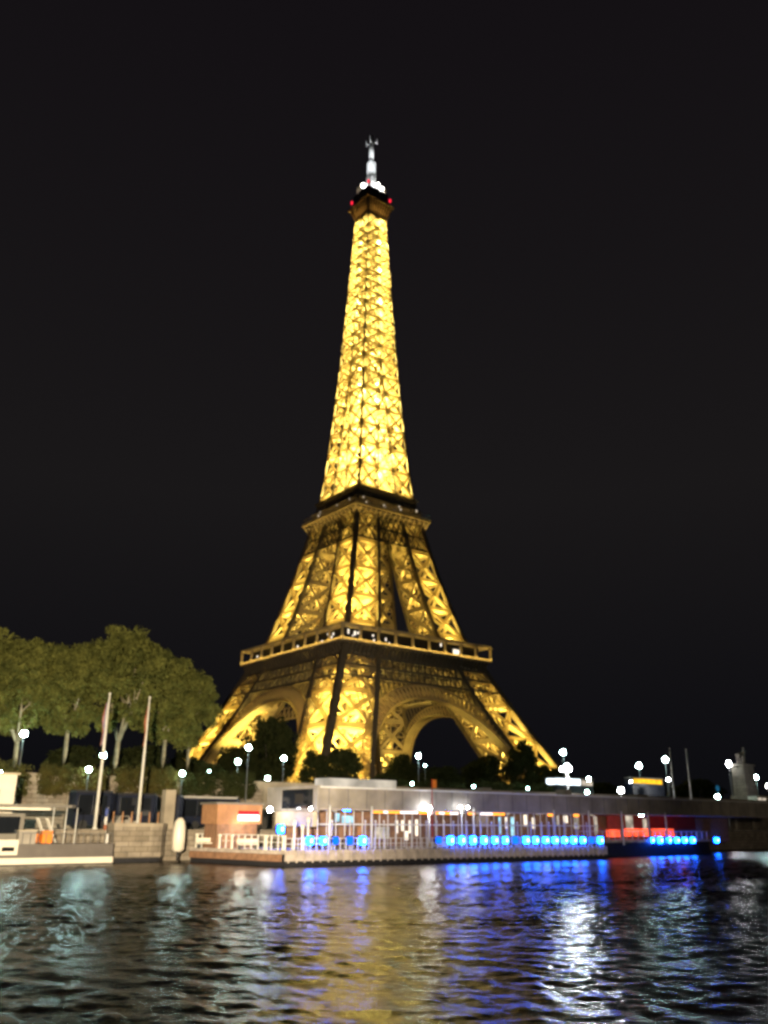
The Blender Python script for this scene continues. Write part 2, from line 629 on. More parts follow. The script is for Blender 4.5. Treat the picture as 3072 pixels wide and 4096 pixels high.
# slender shaft above the second platform
ZUP = [116.0]
hgt = 11.0
while ZUP[-1] + hgt < 268:
    ZUP.append(ZUP[-1] + hgt)
    hgt = max(5.2, hgt * 0.955)
ZUP.append(271.0)
chS, brS, brI = [], MB(), MB()
for sx, sy in corners:
    own = {key: MB() for key in ('oo', 'io', 'oi', 'ii')}
    chS.append(own)
    for k in range(len(ZUP) - 1):
        f_ = np.interp(ZUP[k], [116, 271], [1, 0.5])
        ch, br = leg_section(sx, sy, ZUP[k:k + 2], 0.8 * f_, 1.05 * f_, fine=False)
        for src, dst in [(br[0], brS), (br[1], brI)] + [(ch[key], own[key]) for key in ch]:
            n_ = len(dst.v)
            dst.v += src.v
            dst.f += [tuple(i + n_ for i in fa) for fa in src.f]
# ties across the gap between the four legs of the shaft
for k, z in enumerate(ZUP[1:-1]):
    i_, o_ = hi(z), ho(z)
    if i_ > 0.8:
        z2 = ZUP[k + 2]
        i2, o2 = hi(z2), ho(z2)
        for rot in range(4):
            M4 = Matrix.Rotation(rot * math.pi / 2, 3, 'Z')
            brS.beam(M4 @ Vector((-i_, -o_, z)), M4 @ Vector((i_, -o_, z)), 0.7, 0.5)
            brS.beam(M4 @ Vector((-i_, -o_, z)), M4 @ Vector((i2, -o2, z2)), 0.55, 0.45)
            brS.beam(M4 @ Vector((i_, -o_, z)), M4 @ Vector((-i2, -o2, z2)), 0.55, 0.45)
shaft = brS.build('shaft', M['lattice'], tower)
brI.build('inner_bracing', M['iron'], shaft)
for own in chS:
    for key in own:
        own[key].build('chord', M['shaded_iron'], shaft)
core = MB()
for sx, sy in corners:
    core.beam((sx * 1.9, sy * 1.9, 116), (sx * 1.5, sy * 1.5, 271), 0.5)
for k in range(25):
    z = 117 + k * 6.0
    for rot in range(4):
        M4 = Matrix.Rotation(rot * math.pi / 2, 3, 'Z')
        core.beam(M4 @ Vector((-1.8, -1.8, z)), M4 @ Vector((1.8, -1.8, z + (6.0 if k % 2 else 0))), 0.35)
core.build('lift_core', M['iron'], tower)
for sx, sy in corners:                  # sloping lift tracks inside the lower legs
    rails = MB()
    for k in range(len(ZLOW) - 1):
        A, B = leg_pts(sx, sy, ZLOW[k]), leg_pts(sx, sy, ZLOW[k + 1])
        ca, cb = (A['oo'] + A['ii']) / 2, (B['oo'] + B['ii']) / 2
        for t in (-1.7, 1.7):
            dv = Vector((sx * t, -sy * t, 0))
            rails.beam(ca + dv, cb + dv, 0.7, 1.0)
    for k in range(len(ZMID) - 1):
        A, B = leg_pts(sx, sy, ZMID[k]), leg_pts(sx, sy, ZMID[k + 1])
        ca, cb = (A['oo'] + A['ii']) / 2, (B['oo'] + B['ii']) / 2
        for t in (-1.3, 1.3):
            dv = Vector((sx * t, -sy * t, 0))
            rails.beam(ca + dv, cb + dv, 0.6, 0.8)
    rails.build('lift_track', M['iron' if sx < 0 and sy < 0 else 'shaded_iron'], tower)  # near leg's track in lit tone, the others in the darkened shade copy

# four arches and the lattice girders between the legs
AC, AR = 2.6, 36.8                      # height of the arch centre, inner radius
for rot in range(4):
    M4 = Matrix.Rotation(rot * math.pi / 2, 3, 'Z')

    def P3(x, z, inw=0.0):
        return M4 @ Vector((x, -ho(z) + inw, z))
    ring, sof, bars = MB(), MB(), MB()
    N = 56
    a0 = R(9)
    for k in range(N):
        t0 = a0 + (math.pi - 2 * a0) * k / N
        t1 = a0 + (math.pi - 2 * a0) * (k + 1) / N
        p0 = (AR * math.cos(t0), AC + AR * math.sin(t0))
        p1 = (AR * math.cos(t1), AC + AR * math.sin(t1))
        q0 = ((AR + 4.4) * math.cos(t0), AC + (AR + 4.4) * math.sin(t0))
        q1 = ((AR + 4.4) * math.cos(t1), AC + (AR + 4.4) * math.sin(t1))
        ring.beam(P3(*p0, -0.2), P3(*p1, -0.2), 0.55, 0.9)
        ring.beam(P3(*q0, -0.2), P3(*q1, -0.2), 0.45, 0.7)
        ring.beam(P3(*p0, 0), P3(*q0, 0), 0.8, 0.6)
        ring.beam(P3(*p0, 0.1), P3(*q1, 0.1), 0.3, 0.3)
        n_ = len(sof.v)
        sof.v += [tuple(P3(*p0, 0.2)), tuple(P3(*p1, 0.2)), tuple(P3(*p1, 4.6)), tuple(P3(*p0, 4.6))]
        r2 = (AR + 0.25) / AR
        z0, z1 = AC + AR * r2 * math.sin(t0), AC + AR * r2 * math.sin(t1)
        sof.v += [tuple(M4 @ Vector((p0[0] * r2, -ho(p0[1]) + .2, z0))), tuple(M4 @ Vector((p1[0] * r2, -ho(p1[1]) + .2, z1))),
                  tuple(M4 @ Vector((p1[0] * r2, -ho(p1[1]) + 4.6, z1))), tuple(M4 @ Vector((p0[0] * r2, -ho(p0[1]) + 4.6, z0)))]
        sof.f += [(n_, n_ + 1, n_ + 2, n_ + 3), (n_ + 7, n_ + 6, n_ + 5, n_ + 4), (n_, n_ + 4, n_ + 5, n_ + 1), (n_ + 3, n_ + 2, n_ + 6, n_ + 7)]
    arch = ring.build('arch', M['lattice'], tower)
    sof.build('soffit', M['iron'], arch)
    # spandrel bars and two lattice belts
    for x in np.arange(-33, 33.1, 2.2):
        if abs(x) < AR + 4.4:
            zb = AC + math.sqrt(max(0, (AR + 4.4) ** 2 - x * x))
            zb = max(zb, 24)
            if zb < 47 and abs(x) < ho(zb) - 1:
                bars.beam(P3(x, zb, 0.1), P3(x, 52.5, 0.1), 0.38, 0.6)
    for z0, z1 in ((44.5, 52.5),):
        xs = np.linspace(-ho(z1) + .6, ho(z1) - .6, 23)
        for i in range(22):
            bars.beam(P3(xs[i], z0, 0), P3(xs[i + 1], z1, 0), 0.5, 0.4)
            bars.beam(P3(xs[i + 1], z0, 0), P3(xs[i], z1, 0), 0.5, 0.4)
    for z in (44.5, 48.5, 52.5):
        bars.beam(P3(-ho(z), z, -0.25), P3(ho(z), z, -0.25), 0.8, 0.8)
        bars.beam(P3(-ho(z) + 4, z, 5), P3(ho(z) - 4, z, 5), 0.8, 0.8)
    bars.build('lattice_girder', M['shaded_iron'], tower)
    # belt under the second platform
    b2_ = MB()
    for z0, z1 in ((103, 108.5), (108.5, 114)):
        xs = np.linspace(-ho(z0) + .4, ho(z0) - .4, 13)
        for i in range(12):
            b2_.beam(P3(xs[i], z0, 0), P3(xs[i + 1] * ho(z1) / ho(z0), z1, 0), 0.4, 0.35)
            b2_.beam(P3(xs[i + 1], z0, 0), P3(xs[i] * ho(z1) / ho(z0), z1, 0), 0.4, 0.35)
    for z in (103, 108.5, 114):
        b2_.beam(P3(-ho(z), z, -0.15), P3(ho(z), z, -0.15), 0.6, 0.6)
    b2_.build('lattice_girder', M['shaded_iron'], tower)


def ring_frame(mb, h_out, h_in, z0, z1):
    for rot in range(4):
        M4 = Matrix.Rotation(rot * math.pi / 2, 3, 'Z')
        n_ = len(mb.v)
        for z in (z0, z1):
            for x, y in ((-h_out, -h_out), (h_out, -h_out), (h_in, -h_in), (-h_in, -h_in)):
                mb.v.append(tuple(M4 @ Vector((x, y, z))))
        mb.f += [(n_, n_ + 3, n_ + 2, n_ + 1), (n_ + 4, n_ + 5, n_ + 6, n_ + 7), (n_, n_ + 1, n_ + 5, n_ + 4), (n_ + 2, n_ + 3, n_ + 7, n_ + 6)]
    return mb


# first platform: frieze, deck, arcade of posts, gallery roof, lit rooms behind
W1 = 36.2
fp = ring_frame(MB(), 33.4, 14, 55.6, 56.6).build('first_platform', M['shaded_iron'], tower)
ring_frame(MB(), 34.2, 33.2, 52.7, 55.59).build('frieze', M['shaded_iron'], fp)
cons = MB()
for rot in range(4):
    M4 = Matrix.Rotation(rot * math.pi / 2, 3, 'Z')
    for x in np.linspace(-33.5, 33.5, 37):
        cons.beam(M4 @ Vector((x, -34.3, 53.0)), M4 @ Vector((x, -W1 + 0.2, 56.4)), 0.35, 0.7)
cons.build('console', M['shaded_iron'], fp)
ring_frame(MB(), W1, 32.5, 56.61, 57.9).build('balcony', M['iron'], tower)
ring_frame(MB(), W1, 32.6, 62.3, 63.2).build('gallery_roof', M['iron'], tower)
ring_frame(MB(), 32.45, 32.2, 57.2, 62.29).build('gallery_light_block', M['dark'], tower)  # added dark ring, blocks the leg floodlights and keeps the arcade dark
pm = MB().span(-0.36, 0.36, -0.36, 0.36, 0, 4.4)
pm.span(-0.6, 0.6, -0.40, 0.40, 0.002, 0.7)
pm.beam((0, 0, 3.2), (-1.3, 0, 4.35), 0.22)
pm.beam((0, 0, 3.2), (1.3, 0, 4.35), 0.22)
post = pm.build('gallery_post', M['iron'], tower)
first = True
for rot in range(4):
    for k in range(9):
        x = -W1 + 0.4 + (2 * W1 - 0.8) * k / 9
        p = Matrix.Rotation(rot * math.pi / 2, 3, 'Z') @ Vector((x, -W1 + 0.4, 57.9))
        o = post if first else post.copy()
        if not first:
            col.objects.link(o)
        first = False
        o.location = p
        o.rotation_euler[2] = rot * math.pi / 2
pav = MB()
for rot in range(4):
    M4 = Matrix.Rotation(rot * math.pi / 2, 3, 'Z')
    for k in range(-1, 2):
        c = M4 @ Vector((k * 15, -25.5, 60.2))
        pav.box(c, (12.6, 8, 4.6) if rot % 2 == 0 else (8, 12.6, 4.6))
pav.build('pavilion', M['shaded_iron'], tower)
random.seed(4)
wm = MB().span(-0.28, 0.28, -0.06, 0.06, 0, 0.8).mesh('window')
wm.materials.append(M['win_light'])
for rot, cnt in ((0, 17), (3, 12)):
    M4 = Matrix.Rotation(rot * math.pi / 2, 3, 'Z')
    for k in range(cnt):
        if k < cnt * 0.5:
            x = random.uniform(-32, -19) if rot == 0 else random.uniform(18, 32)
        else:
            x = random.uniform(-32, 32)
        o = bpy.data.objects.new('window', wm)
        col.objects.link(o)
        o.parent = tower
        o.location = M4 @ Vector((x, -32.55 - random.uniform(0, 0.1), random.uniform(58.2, 61.0)))
        o.rotation_euler[2] = rot * math.pi / 2
        o.scale = (random.uniform(.6, 1.4), 1, random.uniform(.7, 1.5))
bw_ = MB().span(-1.6, 1.6, -0.05, 0.05, 0, 2.0)
o = bw_.build('window', M['win_light'], tower)
o.location = (20.5, -32.6, 58.6)

# second platform
W2 = 19.76
sp = ring_frame(MB(), W2 - 0.8, 5, 115.2, 116.0).build('second_platform', M['shaded_iron'], tower)
ring_frame(MB(), W2, W2 - 1.3, 116.05, 117.2).build('cornice', M['iron'], tower)
bm_ = MB()
bm_.beam((0, 0.2, 115.9), (0, 2.6, 113.2), 0.35, 0.7)
bm_.span(-0.18, 0.18, 0.1, 1.6, 115.3, 116.04)
brk = bm_.build('bracket', M['iron'], tower)
first = True
for rot in range(4):
    for k in range(16):
        x = -W2 + 1.0 + (2 * W2 - 2.0) * k / 15
        o = brk if first else brk.copy()
        if not first:
            col.objects.link(o)
        first = False
        o.location = Matrix.Rotation(rot * math.pi / 2, 3, 'Z') @ Vector((x, -W2 + 0.4, 0))
        o.rotation_euler[2] = rot * math.pi / 2
ral = MB()
for rot in range(4):
    M4 = Matrix.Rotation(rot * math.pi / 2, 3, 'Z')
    ral.beam(M4 @ Vector((-W2 + .3, -W2 + .3, 119.2)), M4 @ Vector((W2 - .3, -W2 + .3, 119.2)), 0.12)
    for x in np.linspace(-W2 + .3, W2 - .3, 27):
        ral.beam(M4 @ Vector((x, -W2 + .3, 117.2)), M4 @ Vector((x, -W2 + .3, 119.2)), 0.09)
ral.build('railing', M['shaded_iron'], tower)
cab = ring_frame(MB(), 16.6, 8, 117.21, 121.4)
ring_frame(cab, 15.3, 6, 121.41, 125.6)
ring_frame(cab, 15.9, 6, 125.61, 126.2)
cab.build('deck_pavilion', M['shaded_iron'], tower)
for rot, cnt in ((0, 9), (3, 6)):
    M4 = Matrix.Rotation(rot * math.pi / 2, 3, 'Z')
    for k in range(cnt):
        o = bpy.data.objects.new('window', wm)
        col.objects.link(o)
        o.parent = tower
        o.location = M4 @ Vector((random.uniform(-15, 15), -16.7, random.choice((118.0, 119.2, 120.3))))
        o.rotation_euler[2] = rot * math.pi / 2
        o.scale = (0.5, 1, random.uniform(.7, 1.3))
MB().ball((17.2, -14.5, 120.6), 0.5).build('signal_lamp', M['teal'], tower)

# top platform, cabin, mast
tp = MB()
W3 = 7.9


def octa(h, c=0.34):
    k = h * (1 - c)
    return [(-k, -h), (k, -h), (h, -k), (h, k), (k, h), (-k, h), (-h, k), (-h, -k)]


def loft(mb, polys):
    n0, k = len(mb.v), len(polys[0][0])
    for poly, z in polys:
        mb.v += [(x, y, z) for x, y in poly]
    for j in range(len(polys) - 1):
        for i in range(k):
            a, b = n0 + j * k + i, n0 + j * k + (i + 1) % k
            mb.f.append((a, b, b + k, a + k))
    mb.f.append(tuple(n0 + i for i in reversed(range(k))))
    mb.f.append(tuple(n0 + (len(polys) - 1) * k + i for i in range(k)))
    return mb


loft(tp, [(octa(5.3, .1), 270.6), (octa(5.8, .12), 273.5), (octa(7.7, .2), 278.4), (octa(W3, .2), 278.6), (octa(W3, .2), 280.0)])
tpo = tp.build('top_platform', M['shaded_iron'], tower)
ring_frame(MB(), 8.05, 7.75, 278.5, 279.4).build('balcony', M['iron'], tpo)
rb = MB()
for rot in range(4):
    M4 = Matrix.Rotation(rot * math.pi / 2, 3, 'Z')
    for x in np.linspace(-1, 1, 9):
        rb.beam(M4 @ Vector((x * 4.6, -5.5, 271.0)), M4 @ Vector((x * 6.2, -7.75, 278.3)), 0.3, 0.45)
rb.build('bracket', M['iron'], tpo)
tc_ = MB()
loft(tc_, [(octa(6.9, .25), 280.05), (octa(6.9, .25), 286.0), (octa(6.2, .3), 286.4), (octa(5.0, .3), 288.2)])
tc_.build('top_cabin', M['dark'], tower)
cg = MB()
for k in range(16):
    a = 2 * math.pi * k / 16
    cg.beam((7.2 * math.cos(a), 7.2 * math.sin(a), 280), (6.6 * math.cos(a), 6.6 * math.sin(a), 290), 0.22)
cg.build('safety_cage', M['iron'], tower)
ms = MB()
loft(ms, [(octa(4.2, .3), 288.25), (octa(3.4, .3), 291), (octa(2.0, .3), 294), (octa(1.95, .3), 296), (octa(1.8, .3), 307)])
ms.lathe((0, 0, 307.05), [(1.25, 0), (1.15, 13), (0.7, 13.3), (0.7, 17)], 10)
mo = ms.build('mast', M['mast'], tower)
an = MB()
for k in range(4):
    a = k * math.pi / 2 + 0.6
    an.beam((0.9 * math.cos(a), 0.9 * math.sin(a), 318.6), (2.9 * math.cos(a), 2.9 * math.sin(a), 319.6), 0.35)
    an.beam((2.9 * math.cos(a), 2.9 * math.sin(a), 317.8), (2.9 * math.cos(a), 2.9 * math.sin(a), 321.8), 0.3)
an.build('antenna', M['mast'], mo)
for p, r_ in (((-5.6, -1.4, 289.3), 1.1), ((2.6, -5.4, 289.0), 0.9), ((1.0, -4.4, 291.5), 0.8), ((3.8, -4.2, 287.8), 0.9)):
    MB().ball(p, r_).build('beacon', M['beacon'], tower)
for p in ((-6.9, 6.4, 282.6), (-6.3, -6.3, 287.6), (6.9, -6.4, 282.6)):
    MB().span(-.35, .35, -.35, .35, 0, 1.6).build('warning_light', M['beacon_red'], tower, p)

# floodlights of the tower
SOD = (1.0, 0.73, 0.14)
SODT = (1.0, 0.80, 0.21)
EL = 1.0


def flood(p, e, **kw):
    return lamp('floodlight', 'POINT', p, e * EL, kw.get('c', SOD), tower, shadow_soft_size=kw.get('r', 0.8))


def flood_up(p, d, e, ang=120):
    o = lamp('floodlight', 'SPOT', p, e * EL, SOD, tower, shadow_soft_size=0.8, spot_size=R(ang), spot_blend=0.7)
    aim(o, Vector(p) + Vector(d))


for sx, sy in corners:
    near = sx < 0 and sy < 0

    def lean(z):
        m0, m1 = (ho(z) + hi(z)) / 2, (ho(z + 12) + hi(z + 12)) / 2
        return (sx * (m1 - m0) / 12, sy * (m1 - m0) / 12, 1.0)
    for z, e in ((5, 60000), (16, 52000), (28, 34000), (37, 5500), (47, 600)) + ((60.5, 30000), (70, 26000), (81, 15000), (93, 5000), (106, 500)):
        if near:
            c = (ho(z) + hi(z)) / 2
            flood_up((sx * c, sy * c, z - 1), lean(z), e * 5.0, 88)
            flood((sx * c, sy * c, z + 2), e * 0.7)
        else:
            cm, cb_ = (ho(z) + hi(z)) / 2, ho(z) * 0.74 + hi(z) * 0.26
            if sx > 0 > sy:
                p_, d_ = (cm, -cb_, z - 1.5), lean(z)
            elif sy > 0 > sx:
                p_, d_ = (-cb_, cm, z - 1.5), lean(z)
            else:
                p_, d_ = (cm, cm, z - 1.5), (0.2, 0.2, 1.0)
            flood_up(p_, d_, e * 4.4, 76)
            if not (sx > 0 and sy > 0):
                flood(p_, e * 0.2)
    for z, e in ((131, 18000), (145, 30000), (160, 36000), (175, 36000)):
        c = (ho(z) + hi(z)) / 2
        flood((sx * c, sy * c, z), e, c=SODT)
for z in np.arange(131, 268, 8.5):
    e = np.interp(z, [131, 160, 200, 268], [20000, 50000, 84000, 60000])
    flood((2.8, -2.8, z), e * 0.5, c=SODT)
    flood((-2.8, 2.8, z), e * 0.5, c=SODT)
for rot in range(4):
    M4 = Matrix.Rotation(rot * math.pi / 2, 3, 'Z')
    for s_, e in (((-1, 80000), (1, 5000)) if rot == 0 else ((-1, 45000), (1, 60000)) if rot == 3 else ((-1, 9000), (1, 9000))):
        flood_up(M4 @ Vector((s_ * 22, -31, 13)), M4 @ Vector((s_ * 3, -13, 26)), e * 2.2, 75)
    for x_ in (-13, 0, 13):
        flood(M4 @ Vector((x_, -28.5, 46)), 1500)
    # strips that graze the gallery posts, the cornice and the top balcony
    for hh, z, ln, e in ((W1 + 0.55, 57.3, 2 * W1, 1900), (W2 + 0.3, 113.0, 2 * W2, 800)):
        o = lamp('strip_light', 'AREA', M4 @ Vector((0, -hh, z)), e * EL, (1.0, 0.70, 0.17), tower, shape='RECTANGLE', size=ln, size_y=0.25)
        o.rotation_euler = Euler((math.pi - 0.12, 0, rot * math.pi / 2))
    o = lamp('strip_light', 'AREA', M4 @ Vector((0, -W2 + 1.4, 117.5)), 650, (1.0, 0.70, 0.2), tower, shape='RECTANGLE', size=30, size_y=0.2)  # added fill strip, brightens the pavilion walls above the cornice
    o.rotation_euler = Euler((math.pi + 0.35, 0, rot * math.pi / 2))
    o = lamp('strip_light', 'AREA', M4 @ Vector((0, -8.4, 272.5)), 200 * EL, (1.0, 0.55, 0.12), tower, shape='RECTANGLE', size=10, size_y=0.4)
    o.rotation_euler = Euler((math.pi - 0.3, 0, rot * math.pi / 2))
for a in (3.1, 3.93, 4.7):
    o = lamp('mast_light', 'SPOT', (7.5 * math.cos(a), 7.5 * math.sin(a), 289), 42000, (0.92, 0.96, 1.0), tower, spot_size=R(26), spot_blend=0.6, shadow_soft_size=0.4)
    aim(o, (0, 0, 316))
for a in (0.4, 2.5, 4.6):
    lamp('mast_light', 'POINT', (5.0 * math.cos(a), 5.0 * math.sin(a), 291.5), 2200, (0.9, 0.97, 1.0), tower, shadow_soft_size=0.5)


# ------------------------------------------------------------------ trees
def leaf_cloud(name, clumps, per, size, seed, mat, flat=0.75):
    """many leaf-sized quads scattered about clump centres [(x, y, z, r)]"""
    rs = np.random.RandomState(seed)
    cl = np.array(clumps)
    n = len(cl) * per
    ci = np.repeat(np.arange(len(cl)), per)
    d = rs.normal(size=(n, 3))
    d /= np.linalg.norm(d, axis=1)[:, None]
    rad = cl[ci, 3] * (0.25 + 0.75 * rs.rand(n) ** 0.6)
    p = cl[ci, :3] + d * rad[:, None] * np.array([1, 1, flat])
    a = rs.normal(size=(n, 3))
    a /= np.linalg.norm(a, axis=1)[:, None]
    b = np.cross(a, rs.normal(size=(n, 3)))
    b /= np.linalg.norm(b, axis=1)[:, None]
    s = size * (0.6 + 0.8 * rs.rand(n))[:, None]
    v = np.stack([p - a * s, p - b * s * .6, p + a * s, p + b * s * .6], 1).reshape(-1, 3)
    me = bpy.data.meshes.new(name)
    me.vertices.add(len(v))
    me.vertices.foreach_set('co', v.ravel())
    me.loops.add(n * 4)
    me.loops.foreach_set('vertex_index', np.arange(n * 4, dtype=np.int32))
    me.polygons.add(n)
    me.polygons.foreach_set('loop_start', np.arange(0, n * 4, 4, dtype=np.int32))
    me.polygons.foreach_set('loop_total', np.full(n, 4, np.int32))
    me.update()
    me.validate()
    me.materials.append(mat)
    return me


def crown_clumps(seed, rx, rz, zc, n, cr):
    rs = np.random.RandomState(seed)
    out_ = []
    while len(out_) < n:
        d = rs.normal(size=3)
        d /= np.linalg.norm(d)
        k = 0.35 + 0.65 * rs.rand() ** 0.5
        x, y, z = d[0] * rx * k, d[1] * rx * k, zc + d[2] * rz * k
        if d[2] < -0.3 and rs.rand() < 0.35:
            continue
        out_.append((x, y, z, cr * (0.6 + 0.8 * rs.rand())))
    return out_


def trunk_mb(seed, h, spread, r0, fork):
    random.seed(seed)
    m_ = MB()
    m_.tube([(0, 0, -0.3), (0.05, 0, 0.6), (0.1, 0.05, fork * 0.5), (0, 0, fork)], [r0 * 1.35, r0, r0 * 0.85, r0 * 0.75], 9)
    k = 4
    for i in range(k):
        a = 2 * math.pi * i / k + random.uniform(-.4, .4)
        if i == 0:
            a = 0.1
        if i == 1:
            a = math.pi - 0.2
        s_ = spread * random.uniform(0.7, 1.1)
        p1 = Vector((math.cos(a) * s_ * .45, math.sin(a) * s_ * .45, fork + (h - fork) * .38))
        p2 = Vector((math.cos(a) * s_ * .9, math.sin(a) * s_ * .9, fork + (h - fork) * .85))
        m_.tube([(0, 0, fork - 0.35), p1, p2], [r0 * .55, r0 * .38, r0 * .12], 7)
        for j in range(2):
            q = p1 + Vector((random.uniform(-1, 1), random.uniform(-1, 1), random.uniform(.4, 1))) * spread * .55
            m_.tube([p1 - Vector((0, 0, .2)), q], [r0 * .25, r0 * .07], 6)
    return m_


def tree(name, u, wv, zb, trunk, crown, label, group, cat='tree', rz=0.0, s=(1, 1, 1)):
    t = thing(name, label, cat, L(u, wv, zb), rz, group)
    tr = bpy.data.objects.new('trunk', trunk)
    cr = bpy.data.objects.new('crown', crown)
    for o in (tr, cr):
        col.objects.link(o)
        o.parent = t
    t.scale = (s[0], s[1], s[2] * (0.97 if name == 'plane_tree' else 1))
    return t


tr1 = trunk_mb(3, 17, 5.0, 0.42, 6.0).mesh('trunk')
tr1.materials.append(M['bark'])
tr2 = trunk_mb(8, 16, 3.6, 0.36, 8.2).mesh('trunk')
tr2.materials.append(M['bark'])
cw1 = leaf_cloud('crown', crown_clumps(1, 7.0, 7.2, 14.2, 165, 1.35), 150, 0.25, 1, M['leaf'])
cw2 = leaf_cloud('crown', crown_clumps(2, 5.3, 6.6, 13.0, 120, 1.25), 150, 0.25, 2, M['leaf'])
cw3 = leaf_cloud('crown', crown_clumps(3, 4.5, 6.2, 12.0, 95, 1.25), 150, 0.25, 3, M['leaf'])
TW = 47.0
GT = 'plane trees along the upper quay'
for xv, tr, cw, lab, rz, s in (
        (30, tr1, cw1, 'lit green plane tree with a forked trunk beside the leftmost street lamp', 0.5, (0.92, 0.92, 0.915)),
        (137, tr2, cw2, 'plane tree with a straight single trunk, left of the flagpoles', 1.2, (0.98, 0.98, 0.98)),
        (250, tr1, cw1, 'tallest plane tree, its broad crown rising behind the two flagpoles', 2.4, (1.05, 1.05, 1.06)),
        (352, tr2, cw2, 'plane tree with a slim forked trunk right of the second flagpole', 3.9, (1.0, 1.0, 0.96)),
        (404, tr2, cw3, 'small drooping plane tree crown on the outer edge of the lit row', 5.2, (0.84, 0.84, 0.97)),
        (-60, tr1, cw1, 'plane tree cut by the frame edge left of the lamp', 4.4, (1, 1, 0.92))):
    u, z = on(xv, 1650, TW)
    tree('plane_tree', u, TW, ZU, tr, cw, lab, GT, rz=rz, s=s)

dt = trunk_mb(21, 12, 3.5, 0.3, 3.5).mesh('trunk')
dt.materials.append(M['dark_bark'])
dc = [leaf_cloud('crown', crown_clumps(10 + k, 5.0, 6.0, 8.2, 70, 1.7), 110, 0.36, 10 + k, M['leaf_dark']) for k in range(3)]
GD = 'dark trees below the tower'
for i, (xv, ytop, wpx, Wd, lab) in enumerate((
        (505, 1612, 90, 120, 'dark tree at the left foot of the tower beside two street lamps'),
        (588, 1542, 125, 112, 'tall dark round tree standing in front of the left arch'),
        (676, 1624, 70, 105, 'dark tree between the tall round tree and the lit near leg'),
        (742, 1614, 95, 100, 'dark domed tree in front of the lit near leg of the tower'),
        (835, 1668, 90, 92, 'low dark tree to the right of the near leg foot'),
        (872, 1632, 80, 130, 'dark tree behind the street lamp under the right arch'),
        (955, 1655, 120, 105, 'dark tree under the middle of the right arch'),
        (1048, 1628, 115, 110, 'dark broad tree under the right end of the right arch'),
        (1126, 1604, 80, 104, 'dark domed tree in front of the right leg'),
        (1172, 1650, 60, 112, 'small dark tree at the outer foot of the right leg'),
        (430, 1640, 110, 70, 'dark bushy tree behind the hedge right of the plane trees'),
        (398, 1628, 90, 110, 'dark tree hiding the left foot of the tower above the second coach'),
        (1205, 1656, 60, 108, 'lowest dark tree just left of the candelabra lamp'),
        (165, 1606, 130, 60, 'dark bushy shrub behind the straight plane tree trunk'),
        (312, 1612, 150, 60, 'dark bushy shrub behind the second flagpole'),
        (1290, 1690, 120, 130, 'dark low tree behind the bright white kiosk'),
        (1500, 1680, 130, 120, 'dark low tree between the two slim masts and the stone pylon'))):
    u, zt = on(xv, ytop, Wd)
    p = L(u, Wd)
    zg = ZU if Wd < 120 else ZT
    sz = (zt - zg) / 14.6
    dist = p.y
    sw = wpx * PX / FPX * dist / 13.0
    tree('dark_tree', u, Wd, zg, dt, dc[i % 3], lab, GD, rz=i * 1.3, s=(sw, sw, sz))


def hedge(xa, xb, y0, y1, wv, dep, label, seed, mat='leaf_hedge', dens=60):
    u0, z1 = on(xa, y0, wv)
    u1, _ = on(xb, y0, wv)
    _, z0 = on(xa, y1, wv)
    n = int(abs(u1 - u0) * (z1 - z0) * 6.0) + 14
    rs = np.random.RandomState(seed)
    cl = [(rs.rand() * (u1 - u0), rs.rand() * dep, z0 + (z1 - z0) * rs.rand() * (0.9 + 0.1 * math.sin(i)) - ZQ, 0.55 + 0.4 * rs.rand()) for i in range(n)]
    me = leaf_cloud('hedge', cl, dens, 0.13, seed, M[mat])
    o = bpy.data.objects.new('hedge', me)
    col.objects.link(o)
    o.location = L(u0, wv, ZQ)
    o.rotation_euler[2] = BA
    return tag(o, label, 'hedge', 'green hedges hanging over the quay wall')


# upper quay wall with pilasters
qw = thing('quay_wall', 'long stone retaining wall of the upper quay behind the coaches', 'wall', L(-120, WW, 0), BA)
m_ = MB()
m_.span(0, 420, 0, 0.85, ZQ - .2, ZU + 0.1)
m_.build('wall_face', M['quay_stone'], qw)
m_ = MB()
m_.span(0, 420, -0.16, 0.9, ZU + 0.11, ZU + 0.4)
m_.span(0, 420, 0.1, 0.6, ZU + 0.4, ZU + 1.15)
m_.build('parapet', M['stone'], qw)
m_ = MB()
for k in range(60):
    m_.span(k * 7, k * 7 + 1.1, -0.35, -0.003, ZQ - .2, ZU + 0.1)
m_.build('pilaster', M['stone'], qw)
hw_ = WW - 1.3
hedge(-40, 68, 1640, 1712, hw_, 1.2, 'green hedge at the far left behind the pale ticket booth', 41)
hedge(98, 238, 1652, 1712, hw_, 1.2, 'broad green hedge on the wall left of the first flagpole', 42)
hedge(262, 388, 1656, 1712, hw_, 1.2, 'green hedge between the two flagpoles and the white coach', 43)
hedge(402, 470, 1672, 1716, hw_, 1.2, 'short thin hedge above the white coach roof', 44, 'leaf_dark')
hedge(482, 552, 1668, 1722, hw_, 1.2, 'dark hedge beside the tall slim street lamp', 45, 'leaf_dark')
for k, (xa, xb, lab) in enumerate(((560, 690, 'low dark hedge above the left end of the terminal roof'),
                                   (860, 1010, 'low dark hedge above the terminal roof right of the lit rooftop sign'),
                                   (1030, 1200, 'low dark hedge above the long roof left of the white kiosk'))):
    hedge(xa, xb, 1686, 1722, 62, 2.0, lab, 50 + k, 'leaf_dark', 40)


